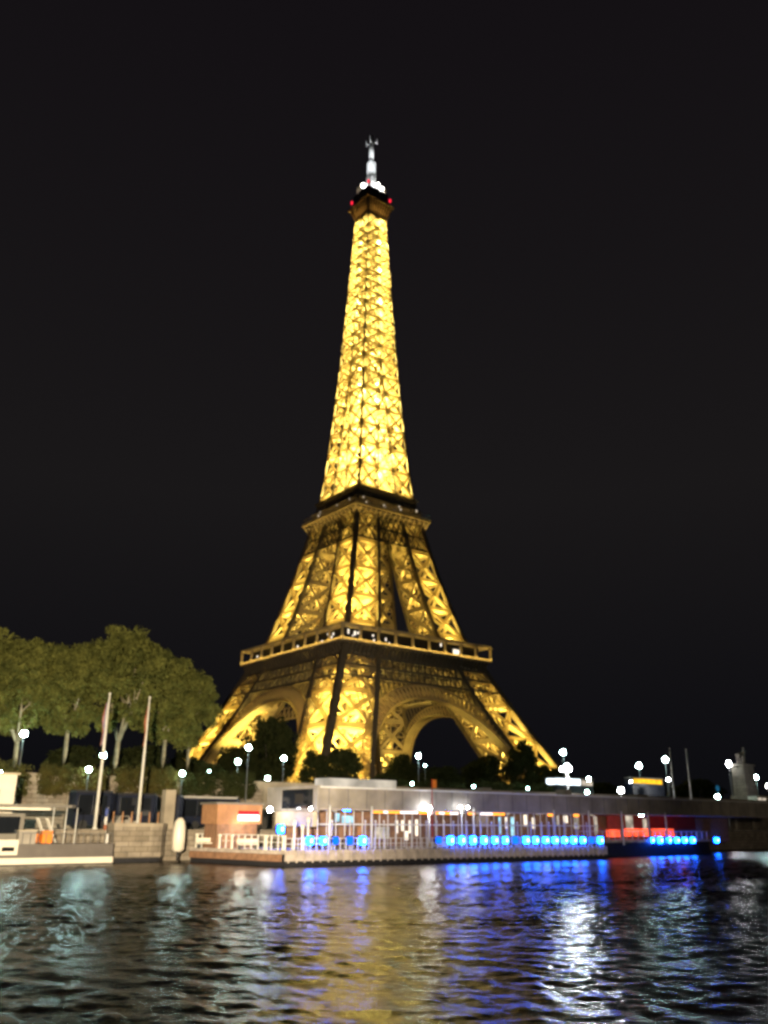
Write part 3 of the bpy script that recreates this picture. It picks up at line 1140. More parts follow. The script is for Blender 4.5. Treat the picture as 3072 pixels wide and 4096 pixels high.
# ------------------------------------------------------------------ street lamps
def street_lamp(xv, yv, wv, zbase, r_, mat, label, style='globe', sz=1.0):
    r_ *= 1.3
    u, z = on(xv, yv, wv)
    t = thing('street_lamp', label, 'street lamp', L(u, wv, zbase), BA, 'lit street lamps along the quays')
    h = z - zbase
    m_ = MB()
    m_.lathe((0, 0, 0), [(0.2, 0), (0.2, 0.5), (0.11, 0.7), (0.075, h * 0.5), (0.055, h - r_ * sz - 0.05)], 8)
    m_.build('pole', M['grey_pole'], t)
    m_ = MB()
    m_.lathe((0, 0, h - r_ * sz - 0.05), [(0.06, -0.1), (0.16, 0.0), (0.12, 0.1)], 8)
    m_.lathe((0, 0, h + r_ * sz - 0.02), [(0.16, 0), (0.05, 0.16)], 8)
    m_.build('fitting', M['grey_pole'], t)
    MB().ball((0, 0, h), r_, sz=sz).build('globe', M[mat], t)
    return t


for xv, yv, wv, zb, r_, mat, lab in (
        (52, 1585, 42, ZU, .30, 'globe', 'leftmost bright street lamp, in front of a forked plane tree trunk'),
        (-3, 1672, 34, ZQ, .30, 'globe', 'street lamp cut by the photo edge beside the pale booth'),
        (223, 1632, 42, ZU, .27, 'globe', 'street lamp shining right beside the first flagpole'),
        (192, 1662, 37, ZQ, .24, 'globe', 'street lamp on a thin pole before the hedge, left of the first flagpole'),
        (394, 1671, 37, ZQ, .23, 'globe', 'street lamp above the front of the second coach'),
        (537, 1615, 38, ZQ, .27, 'globe', 'tall slim street lamp on a pole rising beside the dark hedge'),
        (514, 1645, 60, ZU, .30, 'globe', 'street lamp just left of and below the tall slim lamp'),
        (613, 1638, 60, ZU, .30, 'globe', 'street lamp in front of the tall dark round tree'),
        (578, 1681, 46, ZU, .23, 'globe', 'low street lamp above the left corner of the terminal roof'),
        (904, 1633, 70, ZU, .34, 'globe', 'bright street lamp under the left part of the right arch'),
        (918, 1654, 95, ZU, .20, 'globe_small', 'small street lamp just below the one under the right arch'),
        (890, 1693, 60, ZU, .20, 'globe_small', 'small lamp just right of the lit rooftop sign'),
        (1023, 1699, 60, ZU, .20, 'globe_small', 'small lamp above the middle of the long terminal roof'),
        (1140, 1703, 60, ZU, .20, 'globe_small', 'small lamp on the roof line left of the white kiosk'),
        (1216, 1625, 62, ZU, .42, 'globe', 'single round street lamp above the bright lamp cluster'),
        (1272, 1683, 70, ZU, .36, 'globe', 'lamp at the right end of the white kiosk'),
        (1268, 1711, 50, ZU - .9, .26, 'globe', 'low lamp below the right end of the white kiosk'),
        (1341, 1707, 30, ZQ, .36, 'globe_white', 'brilliant white lamp low over the roof, left of the yellow bus'),
        (1380, 1654, 75, ZU, .50, 'globe', 'large lamp above the left end of the yellow lit bus'),
        (1437, 1641, 75, ZU, .52, 'globe', 'large lamp above the right end of the yellow lit bus'),
        (1444, 1684, 66, ZU, .28, 'globe_white', 'small white lamp at the back of the yellow lit bus'),
        (1550, 1721, 45, ZU - .9, .36, 'globe', 'low cyan lamp beside the blue sign'),
        (1574, 1650, 62, ZU, .42, 'globe_white', 'tall oval lamp just left of the stone pylon'),
        (1633, 1679, 62, ZU, .40, 'globe', 'lamp just right of the stone pylon'),
        (1660, 1697, 50, ZU, .40, 'globe_white', 'lamp cut by the right edge of the photo'),
        (452, 1666, 60, ZU, .12, 'globe_small', 'tiny white lamp between the second coach and the tower foot')):
    street_lamp(xv, yv, wv, zb, r_, mat, lab, sz=1.35 if 'oval' in lab else 1.0)

# candelabra with several globes
u, z = on(1225, 1662, 40.4)
t = thing('lamp_cluster', 'candelabra street lamp with four brilliant white globes over the terminal roof', 'street lamp', L(u, 40.4, ZU + 1.15), BA)
h = z - ZU - 1.15
MB().lathe((0, 0, 0), [(0.25, 0), (0.12, 0.6), (0.08, h + .3)], 8).build('pole', M['white_metal'], t)
m_ = MB()
for k in range(3):
    a = 0.2 + k * 2.094
    m_.beam((0, 0, h - 0.5), (0.95 * math.cos(a), 0.95 * math.sin(a), h - 0.25), 0.09)
m_.build('bracket', M['white_metal'], t)
for k in range(3):
    a = 0.2 + k * 2.094
    MB().ball((0.95 * math.cos(a), 0.95 * math.sin(a), h + 0.05), 0.30).build('globe', M['globe_cluster'], t)
MB().ball((0, 0, h + 0.55), 0.42).build('globe', M['globe_cluster'], t)


# ------------------------------------------------------------------ pontoon with the boat terminal
DK = 1.45
pon = thing('pontoon', 'long floating landing stage with a pale side and a brown wooden end', 'pontoon', L(0, 0, 0), BA)
UE = on(1312, 1850, 0)[0]
MB().prism([(0.06, 0.05), (UE, 0.05), (UE, 14), (-2.9, 14)], -0.5, DK - .35).build('hull', M['dark'], pon)
MB().prism([(0, 0), (UE + .1, 0), (UE + .1, 14), (-3.0, 14)], DK - .35 + .004, DK).build('deck', M['deck_side'], pon)
m_ = MB()
for k in range(int(UE / 0.9)):
    m_.span(0.3 + k * 0.9, 0.42 + k * 0.9, -0.12, -0.003, 0.35, DK - 0.02)
m_.build('fender_rib', M['deck_side'], pon)
MB().span(0, UE, -0.06, 0.047, 0.5, 1.09).build('side_panel', M['deck_side'], pon)
m_ = MB()
m_.beam((-0.2, 0.3, 0.78), (-3.1, 13.8, 0.78), 0.14, 0.62)
m_.build('end_planking', M['wood'], pon)
rl = MB()
N = 66
for k in range(N + 1):
    x = 0.15 + (UE - .4) * k / N
    rl.span(x - 0.035, x + 0.035, 0.20, 0.27, DK, DK + 1.05)
for zz in (0.55, 1.05):
    rl.beam((0.1, 0.235, DK + zz), (UE - .2, 0.235, DK + zz), 0.06)
rl.build('railing', M['white_metal'], pon)
rl = MB()
for k in range(15):
    f_ = k / 14
    x, y = -0.05 - 2.75 * f_ + 0.2, 0.3 + 13.3 * f_
    rl.beam((x, y, DK), (x, y, DK + 1.35), 0.11)
rl.beam((0.15, 0.3, DK + 1.3), (-2.6, 13.6, DK + 1.3), 0.08)
rl.beam((0.15, 0.3, DK + .7), (-2.6, 13.6, DK + .7), 0.06)
rl.build('end_railing', M['pole'], pon)

# terminal building
TB = 3.0
uc, zr1 = on(690, 1699, TB)
_, zr0 = on(690, 1746, TB)
ue2 = on(1320, 1722, TB)[0]
term = thing('boat_terminal', 'long low boat terminal with a thick beige roof edge on the pontoon', 'building', L(0, 0, 0), BA)
MB().span(uc, ue2 + 40, TB, 12.8, zr0, zr1).build('roof', M['fascia'], term)
MB().span(uc + 0.5, ue2 + 38, 10.5, 10.8, DK, zr0 - .004).build('back_wall', M['wood'], term)
MB().span(uc + 0.4, ue2 + 38, TB + .3, 12.4, zr0 - 0.12, zr0 - .006).build('ceiling', M['deck_side'], term)
# the block at the up-river end with its dark screen
m_ = MB().span(uc - 0.35, uc - 0.01, TB - .2, 12.9, zr0 - .25, zr1 + .12)
m_.build('end_wall', M['fascia'], term)
MB().span(uc - 0.42, uc - 0.36, TB + 0.6, 9.6, zr0 - .02, zr1 - .22).build('dark_screen', M['glass'], term)
MB().span(uc - 0.55, uc - 0.05, TB + .2, 10.6, zr0 - 1.75, zr0 - .3).build('lower_panel', M['beige'], term)
um, _ = on(700, 1750, TB - .4)
pm = MB()
for xv in (712, 803, 927, 998, 1024, 1198, 1274, 1345, 1402, 1440):
    u, _ = on(xv, 1790, TB - .5)
    o = MB().lathe((u, TB - .5, DK), [(0.13, 0), (0.11, zr0 - DK + .3)], 8)
    o.build('column', M['white_metal'], term)
# glazed shop front with mullions
gl = MB()
k = 0
u = uc + 1.5
while u < ue2:
    gl.span(u - .04, u + .04, 5.4, 5.5, DK, zr0 - .13)
    u += 1.15
gl.span(uc + 1, ue2, 5.39, 5.51, DK + 2.25, DK + 2.4)
gl.build('window_frame', M['white_metal'], term)
# interior lit panels
random.seed(11)


def panel(xa, xb, ya, yb, wv, mat, name='lit_panel', th=0.12, parent=term):
    u0, z1 = on(xa, ya, wv)
    u1, _ = on(xb, ya, wv)
    _, z0 = on((xa + xb) / 2, yb, wv)
    return MB().span(u0, u1, wv, wv + th, z0, z1).build(name, mat, parent)


for xa, xb, ya, yb, wv, mt in (
        (725, 734, 1757, 1775, 8, 'win_cyan'), (740, 765, 1762, 1778, 8, 'win_cyan'),
        (757, 766, 1786, 1806, 6.5, 'copper'), (774, 786, 1785, 1806, 6.5, 'copper'),
        (810, 842, 1786, 1812, 6.2, 'win_dim'),
        (855, 860, 1772, 1800, 7, 'win_light'), (868, 873, 1772, 1795, 7, 'win_light'), (884, 889, 1772, 1800, 7, 'win_light'),
        (898, 903, 1770, 1806, 7, 'win_light'), (876, 882, 1795, 1815, 7, 'win_light'),
        (1078, 1083, 1765, 1800, 7, 'win_cyan'), (1104, 1110, 1765, 1808, 7, 'win_cyan'), (1092, 1097, 1765, 1790, 7, 'win_light'),
        (1132, 1138, 1760, 1785, 7, 'win_light'), (1150, 1155, 1766, 1790, 7, 'win_light'),
        (1030, 1056, 1762, 1786, 7.5, 'beige'), (1203, 1207, 1762, 1782, 7, 'win_dim'), (1218, 1226, 1762, 1778, 7, 'win_light'),
        (1240, 1250, 1766, 1790, 7, 'win_dim'), (1283, 1289, 1764, 1800, 7, 'win_dim')):
    panel(xa, xb, ya, yb, wv, M[mt])
# orange and white light strip under the roof
segs = [(808, 828, 'o'), (830, 838, 'w'), (840, 864, 'o'), (866, 873, 'w'), (875, 896, 'w'), (898, 903, 'w'), (906, 926, 'o'),
        (928, 936, 'w'), (943, 948, 'o'), (950, 960, 'w'), (962, 972, 'o'), (972, 990, 'w'), (1012, 1026, 'o'), (1039, 1064, 'w'), (1066, 1080, 'o'), (1083, 1090, 'o'),
        (1184, 1198, 'o'), (1240, 1250, 'o')]
for xa, xb, c in segs:
    y_ = 1746.5 + (xa - 808) * 0.017
    panel(xa, xb, y_, y_ + 10.5, TB + 0.9, M['led_orange'] if c == 'o' else M['led_white'], 'light_strip')
for xv in (750, 968, 1053):
    panel(xv - 7, xv + 7, 1738, 1752, TB + 0.6, M['led_blue'], 'blue_spotlight')
for xv, yv in ((583, 1749), (671, 1747), (927, 1747), (994, 1744), (1010, 1744)):
    wv = TB - 0.7
    u, z = on(xv, yv, wv)
    big = xv in (583, 927)
    if xv == 583:
        wv = 9.0
        u, z = on(xv, yv, wv)
        u = min(u, uc - .7)
    MB().ball((u, wv, z), 0.26 if big else 0.13).build('spotlight', M['globe_white'], term)
# ceiling lights inside
for u in np.arange(uc + 4, ue2, 6.5):
    lamp('ceiling_light', 'POINT', (u, 6.6, zr0 - .5), 55, (1.0, 0.84, 0.66), term, shadow_soft_size=0.3)
# red lit restaurant at the down-river end
for xa, xb, ya, yb, wv, mt, nm in ((1310, 1500, 1757, 1792, 9, 'red_wall', 'red_wall'), (1310, 1340, 1792, 1808, 6, 'red_glow', 'red_counter'),
                                   (1345, 1401, 1790, 1807, 6, 'red_glow', 'red_counter'), (1407, 1455, 1790, 1807, 6, 'red_glow', 'red_counter'),
                                   (1352, 1366, 1762, 1790, 8, 'win_dim', 'lit_panel'), (1389, 1396, 1768, 1790, 8, 'win_dim', 'lit_panel')):
    panel(xa, xb, ya, yb, wv, M[mt], nm)
u, z = on(1400, 1770, 6)
lamp('red_lamp', 'POINT', (u - 6, 6.5, z + .5), 80, (1, 0.12, 0.05), term, shadow_soft_size=0.4)
lamp('red_lamp', 'POINT', (u + 8, 6.5, z + .5), 80, (1, 0.12, 0.05), term, shadow_soft_size=0.4)
for xv in (1382, 1388):
    u, z = on(xv, 1757, 4)
    MB().ball((u, 4, z), 0.22, sz=1.5).build('spotlight', M['globe'], term)
u0, z1 = on(708, 1680, TB + 2)
u1, _ = on(856, 1680, TB + 2)
MB().span(u0, u1, TB + 2, TB + 4.5, zr1 - .02, z1).build('rooftop_sign', M['roof_panel'], term)

jn = MB().span(-.025, .025, TB - .035, TB - .003, zr0 + .02, zr1 - .02).build('roof_joint', M['grey_pole'], term)
for k in range(36):
    o = jn if k == 0 else jn.copy()
    if k:
        col.objects.link(o)
    o.location = (uc + 1.2 + k * 2.4, 0, 0)
MB().span(uc, ue2 + 40, TB - .07, TB - .003, zr1 - .10, zr1 + .06).build('roof_trim', M['white_metal'], term)
for k, (x, w_, h_) in enumerate(((26, 1.6, .7), (33, 2.2, .5), (41, 1.2, .9), (56, 2.4, .6))):
    MB().span(uc + x, uc + x + w_, 6.5, 8.2, zr1 + .003, zr1 + h_).build('roof_vent', M['canopy'], term)
for k in range(9):
    x = uc + 3.2 + k * 5.1
    MB().lathe((x, TB + 1.9, zr0 - .28), [(.16, 0), (.16, .15)], 10).build('downlight', M['win_dim'], term)

dp = MB().lathe((0, 1.3, DK), [(.09, 0), (.06, .1), (.05, 2.5), (.1, 2.52), (.1, 2.72), (.02, 2.8)], 8).build('deck_post', M['white_metal'], pon)
for k in range(26):
    o = dp if k == 0 else dp.copy()
    if k:
        col.objects.link(o)
    o.location = (3.2 + k * (UE - 4) / 26 + 0.5 * math.sin(k * 5.1), 0, 0)

# second floating deck further down the river
p2 = thing('floating_deck', 'darker floating deck continuing right of the red lit terrace', 'pontoon', L(0, 0, 0), BA)
u0 = UE + .3
u1 = on(1520, 1830, 6)[0]
MB().span(u0, u1, 5, 15, -0.5, 1.7).build('hull', M['dark'], p2)
MB().span(u0, u1, 4.8, 15.1, 1.705, 2.0).build('deck', M['deck_side'], p2)
m_ = MB()
for k in range(24):
    x = u0 + .3 + (u1 - u0 - .6) * k / 23
    m_.span(x - .04, x + .04, 5, 5.1, 2.0, 3.1)
m_.beam((u0, 5.05, 3.1), (u1, 5.05, 3.1), 0.08)
m_.build('railing', M['white_metal'], p2)

# the blue lights
ords = ['first', 'second', 'third', 'fourth', 'fifth', 'sixth', 'seventh', 'eighth', 'ninth', 'tenth', 'eleventh', 'twelfth', 'thirteenth',
        'fourteenth', 'fifteenth', 'sixteenth', 'seventeenth', 'eighteenth']
BL1 = [(1240, 1), (1294, 1), (1343, 0), (1399, 0), (1451, 1)]
BL2 = [(1756, 0), (1803, 1), (1848, 1), (1893, 1), (1937, 1), (1980, 1), (2022, 1), (2062, 0), (2105, 1), (2143, 1), (2183, 1), (2221, 1),
       (2259, 1), (2295, 1), (2332, 1), (2367, 0), (2402, 1)]
BL3 = [(2607, 1), (2641, 1), (2675, 1), (2708, 1), (2739, 1), (2771, 1)]
box_m = {}
for nm, mt in (('b', 'led_blue'), ('d', 'led_blue_dim')):
    me = MB().lathe((0, 0, 0), [(.23, -.35), (.31, -.28), (.33, 0), (.31, .28), (.23, .35)], 12).mesh('light_panel')
    me.materials.append(M[mt])
    box_m[nm] = me
fr = MB().span(-.36, .36, .34, .40, -.40, .40)
fr.span(-.05, .05, .34, .40, -.9, -.401)
fr.span(-.36, .36, -.30, .339, .37, .41)  # added hood, keeps the blue light from spilling up onto the roof edge
cor = MB().lathe((0, -.18, 0), [(.10, -.2), (.17, -.12), (.17, .12), (.10, .2)], 10).mesh('lens')
cor.materials.append(emitter('blue_lens', (0.16, 0.55, 1.0), 22))
frm = fr.mesh('housing')
frm.materials.append(M['dark'])


def blue_light(sx_, b, wv, label, group, y=None):
    u, z = on(sx_ / PX, y or (1816 if sx_ < 1600 else 1815), wv)
    t = thing('blue_light', label, 'light', L(u, wv, z), BA, group)
    s_ = 0.85 + 0.3 * ((int(sx_) * 7919) % 100) / 100
    t.scale = (s_, 1, 0.9 + 0.25 * ((int(sx_) * 104729) % 100) / 100)
    for me in (box_m['b' if b else 'd'], frm) + ((cor,) if b else ()):
        o = bpy.data.objects.new(me.name.split('.')[0], me)
        col.objects.link(o)
        o.parent = t
    return t


for row, wv, where, grp in ((BL1, 0.02, 'below the dark screen', 'blue lights below the terminal end'),
                            (BL2, 0.02, 'in the long row on the pontoon edge', 'long row of blue lights'),
                            (BL3, 4.7, 'in the short row below the red terrace', 'short row of blue lights')):
    for i, (x, b) in enumerate(row):
        blue_light(x, b, wv, f'{"bright" if b else "dim"} square blue light, {ords[i]} from the left {where}', grp)
blue_light(2867, 1, 9, 'single blue light standing apart at the far right of the quay', 'lone blue lights', 1815)
blue_light(1124, 1, 6.0, 'single blue light high on the left end of the pontoon', 'lone blue lights', 1791)

# kiosk at the left end of the pontoon with the red and white sign
u, z1 = on(505, 1738, 9)
_, z0 = on(505, 1780, 9)
uk0, uk1 = on(470, 1750, 9)[0], on(566, 1750, 9)[0]
kk = thing('ticket_kiosk', 'orange brown ticket kiosk under a glowing red and white sign', 'kiosk', L(0, 0, 0), BA)
MB().span(uk0, uk1, 9, 12.5, z0, z1).build('fascia', M['copper'], kk)
MB().span(uk0 - .2, uk1 + .2, 8.8, 12.7, z1 + .003, z1 + .22).build('roof', M['canopy'], kk)
MB().span(uk0 + .3, uk1 - .3, 9.4, 12.3, DK, z0 - .003).build('booth', M['wood'], kk)
ua, ub = on(516, 1750, 8.95)[0], on(560, 1750, 8.95)[0]
_, za = on(540, 1752, 8.95)
_, zb = on(540, 1760, 8.95)
_, zc = on(540, 1773, 8.95)
MB().span(ua, ub, 8.85, 8.99, zb, za).build('red_sign', M['red_sign'], kk)
MB().span(ua - .05, ub, 8.83, 8.99, zc, zb - .003).build('white_sign', M['white_sign'], kk)
lamp('kiosk_light', 'POINT', ((uk0 + uk1) / 2, 8.2, z0 - .3), 130, (1, .8, .6), kk, shadow_soft_size=.3)

# upright pale fender at the end of the pontoon
u, z = on(382, 1862, 13.2)
t = thing('fender', 'tall pale rounded fender standing at the left end of the pontoon', 'fender', L(u, 13.2, 0), BA)
MB().lathe((0, 0, 1.0), [(0.3, 0), (0.62, .25), (0.66, 1.4), (0.62, 2.4), (0.5, 2.95), (0.2, 3.3)], 14).build('fender_body', M['cream'], t)
MB().lathe((0, 0, 0.2), [(0.12, 0), (0.12, 0.85)], 8).build('stem', M['dark'], t)

# objects on the pontoon deck
def bench(xv, wv, label):
    u, _ = on(xv, 1840, wv)
    t = thing('bench', label, 'bench', L(u, wv, DK), BA, 'pale benches on the pontoon')
    MB().span(-1.1, 1.1, -.22, .22, .40, .50).build('seat', M['cream'], t)
    MB().span(-1.1, 1.1, .22, .28, .55, .95).build('backrest', M['cream'], t)
    for s_ in (-.9, .9):
        MB().span(s_ - .05, s_ + .05, -.2, .26, 0, .40).build('leg', M['grey_pole'], t)
    return t


bench(445, 10.5, 'pale bench at the left end of the pontoon behind the railing')
bench(535, 4.5, 'pale bench below the kiosk near the pontoon corner')


def bollard(xv, wv, label, h=1.0, mat='cream'):
    u, _ = on(xv, 1840, wv)
    return tag(MB().lathe((0, 0, 0), [(.16, 0), (.13, .1), (.12, h * .8), (.2, h * .85), (.2, h * .95), (.08, h)], 10).build('bollard', M[mat], None, L(u, wv, DK), 0),
               label, 'bollard', 'pale posts at the left end of the pontoon')


for xv, wv, lab in ((424, 11.6, 'pale post near the fender, second from the pontoon end'), (473, 8.2, 'pale post just right of the left bench'),
                    (500, 6.2, 'pale post below the left edge of the kiosk'), (574, 2.0, 'pale post below the lone high blue light'),
                    (611, 1.2, 'pale post left of the first row of blue lights')):
    bollard(xv, wv, lab, 1.35)
for xv, wv, hh, lab in ((634, 1.5, 2.7, 'tall bright post under the lower panel of the terminal end'), (652, 1.3, 2.3, 'middle tall post under the dark screen, between two taller ones'),
                        (664, 1.6, 3.0, 'tallest bright post under the dark screen')):
    bollard(xv, wv, lab, hh)
u, z = on(950, 1822, 0.6)
t = thing('life_raft_case', 'pale rounded life raft case lying on the pontoon edge', 'raft case', L(u, .75, DK), BA)
MB().span(-1.15, 1.15, -.3, .3, .12, .62).build('case', M['beige'], t)
MB().span(-.8, -.7, -.33, .33, 0, .118).span(.7, .8, -.33, .33, 0, .118).build('cradle', M['dark'], t)

# tall orange-red banner by the terminal
u, z = on(934, 1780, TB - 1.2)
_, zt = on(934, 1682, TB - 1.2)
t = thing('banner_pole', 'slim pole with an orange red pennant rising over the terminal roof', 'banner', L(u, TB - 1.2, DK), BA)
MB().lathe((0, 0, 0), [(.07, 0), (.05, zt - DK)], 8).build('pole', M['red'], t)
_, zf = on(934, 1702, TB - 1.2)
MB().span(-.28, .28, -.03, .03, zf - DK, zt - DK - .1).build('pennant', M['orange'], t).location = (0.36, 0, 0)


# ------------------------------------------------------------------ flagpoles
def flagpole(xv, yv, ytop, wv, zb, cols, label):
    u, z = on(xv, yv, wv)
    _, zt = on(xv + (yv - ytop) * 0.09, ytop, wv)
    t = thing('flagpole', label, 'flagpole', L(u, wv, zb), BA, 'tall pale flagpoles on the quay')
    h = zt - zb
    MB().lathe((0, 0, 0), [(.28, 0), (.28, .25), (.18, .3), (.145, h * .5), (.10, h)], 10).build('pole', M['pole'], t)
    MB().ball((0, 0, h + .1), .14).build('finial', M['pole'], t)
    # limp flag: folded strip hanging down the pole
    y0 = h * .94
    n = 14
    for ci, (mt, fx) in enumerate(cols):
        m_ = MB()
        for k in range(n):
            za, zb_ = y0 - k * 0.30, y0 - (k + 1) * 0.30
            for j in range(4):
                def pt(jj, kk):
                    sp_ = (0.10 + 0.05 * kk) * (1 - .02 * kk)
                    return (-0.12 - fx * .6 - (0.13 + 0.10 * math.sin(kk * .45)) * jj * .33 * min(1, .25 + kk * .15), 0.11 * math.sin(jj * 2.1 + kk * .5), y0 - kk * 0.30 - jj * .12)
                m_.quad(pt(j, k), pt(j + 1, k), pt(j + 1, k + 1), pt(j, k + 1))
        o = m_.build('flag', M[mt], t)
        so = o.modifiers.new('solid', 'SOLIDIFY')
        so.thickness = 0.02
    return t


flagpole(204, 1795, 1500, 19.5, ZQ, (('white_cloth', 0.0), ('blue', .12), ('flag_red', .26)), 'flagpole with a limp pale, blue and red flag, above the dark coach')
flagpole(297, 1780, 1508, 21.5, ZQ, (('flag_red', 0.0),), 'flagpole with a limp orange red flag, left of the beige pillar')

# stone mooring block and ramp at the water's edge
u0, _ = on(246, 1800, 15.5)
u1, _ = on(368, 1800, 15.5)
t = thing('mooring_block', 'rounded stone mooring block at the water between the boat and the pontoon', 'stone block', L((u0 + u1) / 2, 15.5, 0), BA)
hl = (u1 - u0) / 2
prof = [(-hl, 0), (hl - 2, 0), (hl - .8, .25), (hl, 1.2), (hl, 2.4), (-hl, 2.4)]
zt = on(300, 1778, 15.5)[1]
MB().prism(prof, 0.45, zt - .35).build('block', M['quay_stone'], t)
MB().prism([(x * 1.01, y * 1.02 - .03) for x, y in prof], zt - .347, zt).build('coping', M['stone'], t)
MB().prism([(x * .97, y * .97 + .08) for x, y in prof], -1, .447).build('footing', M['dark'], t)
rl = MB()
for k in range(6):
    x = -hl + .4 + (2 * hl - 1.2) * k / 5
    rl.span(x - .05, x + .05, 1.6, 1.7, zt + .003, zt + 1.1)
rl.build('rail_post', M['copper'], t)

# beige pillar on the quay
u, zb = on(348, 1788, 20)
ub_, _ = on(370, 1788, 20)
_, zt = on(359, 1706, 20)
t = thing('sign_pillar', 'tall plain beige pillar standing between the two coaches', 'pillar', L((u + ub_) / 2, 20, ZQ), BA)
MB().span(-(ub_ - u) / 2, (ub_ - u) / 2, -.5, .5, .3, zt - ZQ).build('pillar', M['stone'], t)
MB().span(-(ub_ - u) / 2 - .1, (ub_ - u) / 2 + .1, -.6, .6, 0, .297).build('base', M['quay_stone'], t)

# ------------------------------------------------------------------ coaches on the lower quay
def coach(xa, xb, ytop, wv, body, label, roofm, length=None, hh=3.5):
    u0, zt = on(xa, ytop, wv)
    u1, _ = on(xb, ytop, wv)
    Lc = length or abs(u1 - u0)
    hh = max(2.6, min(zt - ZQ, 4.2))
    t = thing('coach', label, 'coach', L((u0 + u1) / 2, wv + 1.25, ZQ), BA, 'coaches parked on the lower quay')
    a = Lc / 2
    m_ = MB().prism([(-a, -1.2), (a - .5, -1.2), (a, -.9), (a, .9), (a - .5, 1.2), (-a, 1.2)], .45, hh - .25)
    m_.build('body', body, t)
    MB().prism([(-a + .05, -1.1), (a - .6, -1.1), (a - .2, -.8), (a - .2, .8), (a - .6, 1.1), (-a + .05, 1.1)], hh - .247, hh).build('roof', roofm, t)
    n = max(2, int(Lc / 1.7))
    for k in range(n):
        x0 = -a + .35 + (Lc - 1.2) * k / n
        MB().span(x0, x0 + (Lc - 1.2) / n - .1, -1.235, -1.204, 1.55, hh - .5).build('window', M['glass'], t)
    MB().span(a - .08, a + .03, -.85, .85, 1.3, hh - .4).build('windscreen', M['glass'], t)
    for x in (-a + Lc * .24, a - Lc * .2):
        for y in (-1.22, 1.22):
            wl = MB()
            wl.tube([(x, y - .14, .5), (x, y + .14, .5)], .5, 16)
            wl.build('wheel', M['rubber'], t)
    return t


coach(166, 252, 1706, 27, M['coach'], 'dark coach with black windows behind the first flagpole', M['dark'])
coach(256, 345, 1712, 27, M['coach'], 'dark blue coach behind the second flagpole', M['dark'])
coach(376, 400, 1716, 24, M['coach'], 'dark van with a lit windscreen right of the beige pillar', M['dark'])
coach(396, 520, 1719, 31, M['coach'], 'long coach with a pale roof behind the left end of the pontoon', M['coach_white'])

# small car parked behind the mooring block
u0, _ = on(243, 1780, 22)
u1, _ = on(291, 1780, 22)
t = thing('parked_car', 'small grey car parked behind the stone mooring block with bright headlights', 'car', L((u0 + u1) / 2, 22, ZQ + .003), BA)
a = min(2.1, (u1 - u0) / 2)
cr_ = MB()
poly = [(-a, .35), (a, .35), (a, .75), (a - .25, .92), (a * .45, 1.0), (a * .15, 1.46), (-a * .6, 1.48), (-a * .92, 1.0), (-a, .9)]
n_ = len(cr_.v)
kk_ = len(poly)
for y in (-.8, .8):
    cr_.v += [(x, y, z) for x, z in poly]
cr_.f.append(tuple(range(kk_)))
cr_.f.append(tuple(kk_ + i for i in reversed(range(kk_))))
cr_.f += [(i, kk_ + i, kk_ + (i + 1) % kk_, (i + 1) % kk_) for i in range(kk_)]
cr_.build('body', M['fascia'], t)
for x in (-a * .6, a * .62):
    for y in (-.8, .8):
        wl = MB()
        wl.tube([(x, y - .1, .32), (x, y + .1, .32)], .32, 14)
        wl.build('wheel', M['rubber'], t)
MB().prism([(-a * .55, -.815), (a * .12, -.815), (a * .12, -.803), (-a * .55, -.803)], 1.05, 1.38).build('window', M['glass'], t)
for y in (-.55, .55):
    MB().span(a - .12, a + .03, y - .14, y + .14, .62, .8).build('headlight', M['white_sign'], t)

# pale booth at the far left
u0, zt = on(-30, 1667, 22)
u1, _ = on(39, 1667, 22)
t = thing('ticket_booth', 'pale square booth at the far left edge above the moored boat', 'booth', L((u0 + u1) / 2, 23, ZQ), BA)
a = (u1 - u0) / 2
MB().span(-a, a, -1, 1, 0, zt - ZQ - .2).build('booth', M['cream'], t)
MB().span(-a - .1, a + .25, -1.15, 1.15, zt - ZQ - .197, zt - ZQ).build('roof', M['beige'], t)
MB().span(-a + .4, -a + 1.6, -1.04, -1.003, 2.4, 4.0).build('window', M['win_dim'], t)

# ------------------------------------------------------------------ moored boat at the left
WB = 13.6
ub1, _ = on(248, 1858, WB)
ub0 = on(-60, 1858, WB)[0]
boat = thing('moored_boat', 'grey moored boat with a broad cream stripe along the waterline', 'boat', L(0, 0, 0), BA)
zs0, zs1 = 0.12, on(150, 1852, WB)[1]
zh = on(150, 1823, WB)[1]
MB().prism([(ub0, WB), (ub1 - .3, WB), (ub1, WB + .6), (ub1, WB + 3.6), (ub0, WB + 3.6)], zs1 + .003, zh).build('hull', M['hull'], boat)
MB().prism([(ub0, WB - .12), (ub1 - .25, WB - .12), (ub1 + .08, WB + .55), (ub1 + .08, WB + 3.7), (ub0, WB + 3.7)], zs0, zs1).build('rubbing_strake', M['cream'], boat)
MB().prism([(ub0, WB + .1), (ub1 - .4, WB + .1), (ub1 - .1, WB + .7), (ub1 - .1, WB + 3.5), (ub0, WB + 3.5)], -.5, zs0 - .003).build('keel', M['dark'], boat)
ua = on(40, 1815, WB)[0]
zc1 = on(20, 1814, WB)[1]
zc0 = on(20, 1847, WB)[1]
MB().span(ub0, ua, WB - .16, WB - .125, zc0, zc1).build('cabin_panel', M['cream'], boat)
u_a, u_b = on(3, 1830, WB)[0], on(30, 1830, WB)[0]
MB().span(u_a, u_b, WB - .20, WB - .163, on(20, 1839, WB)[1], on(20, 1830, WB)[1]).build('porthole', M['glass'], boat)
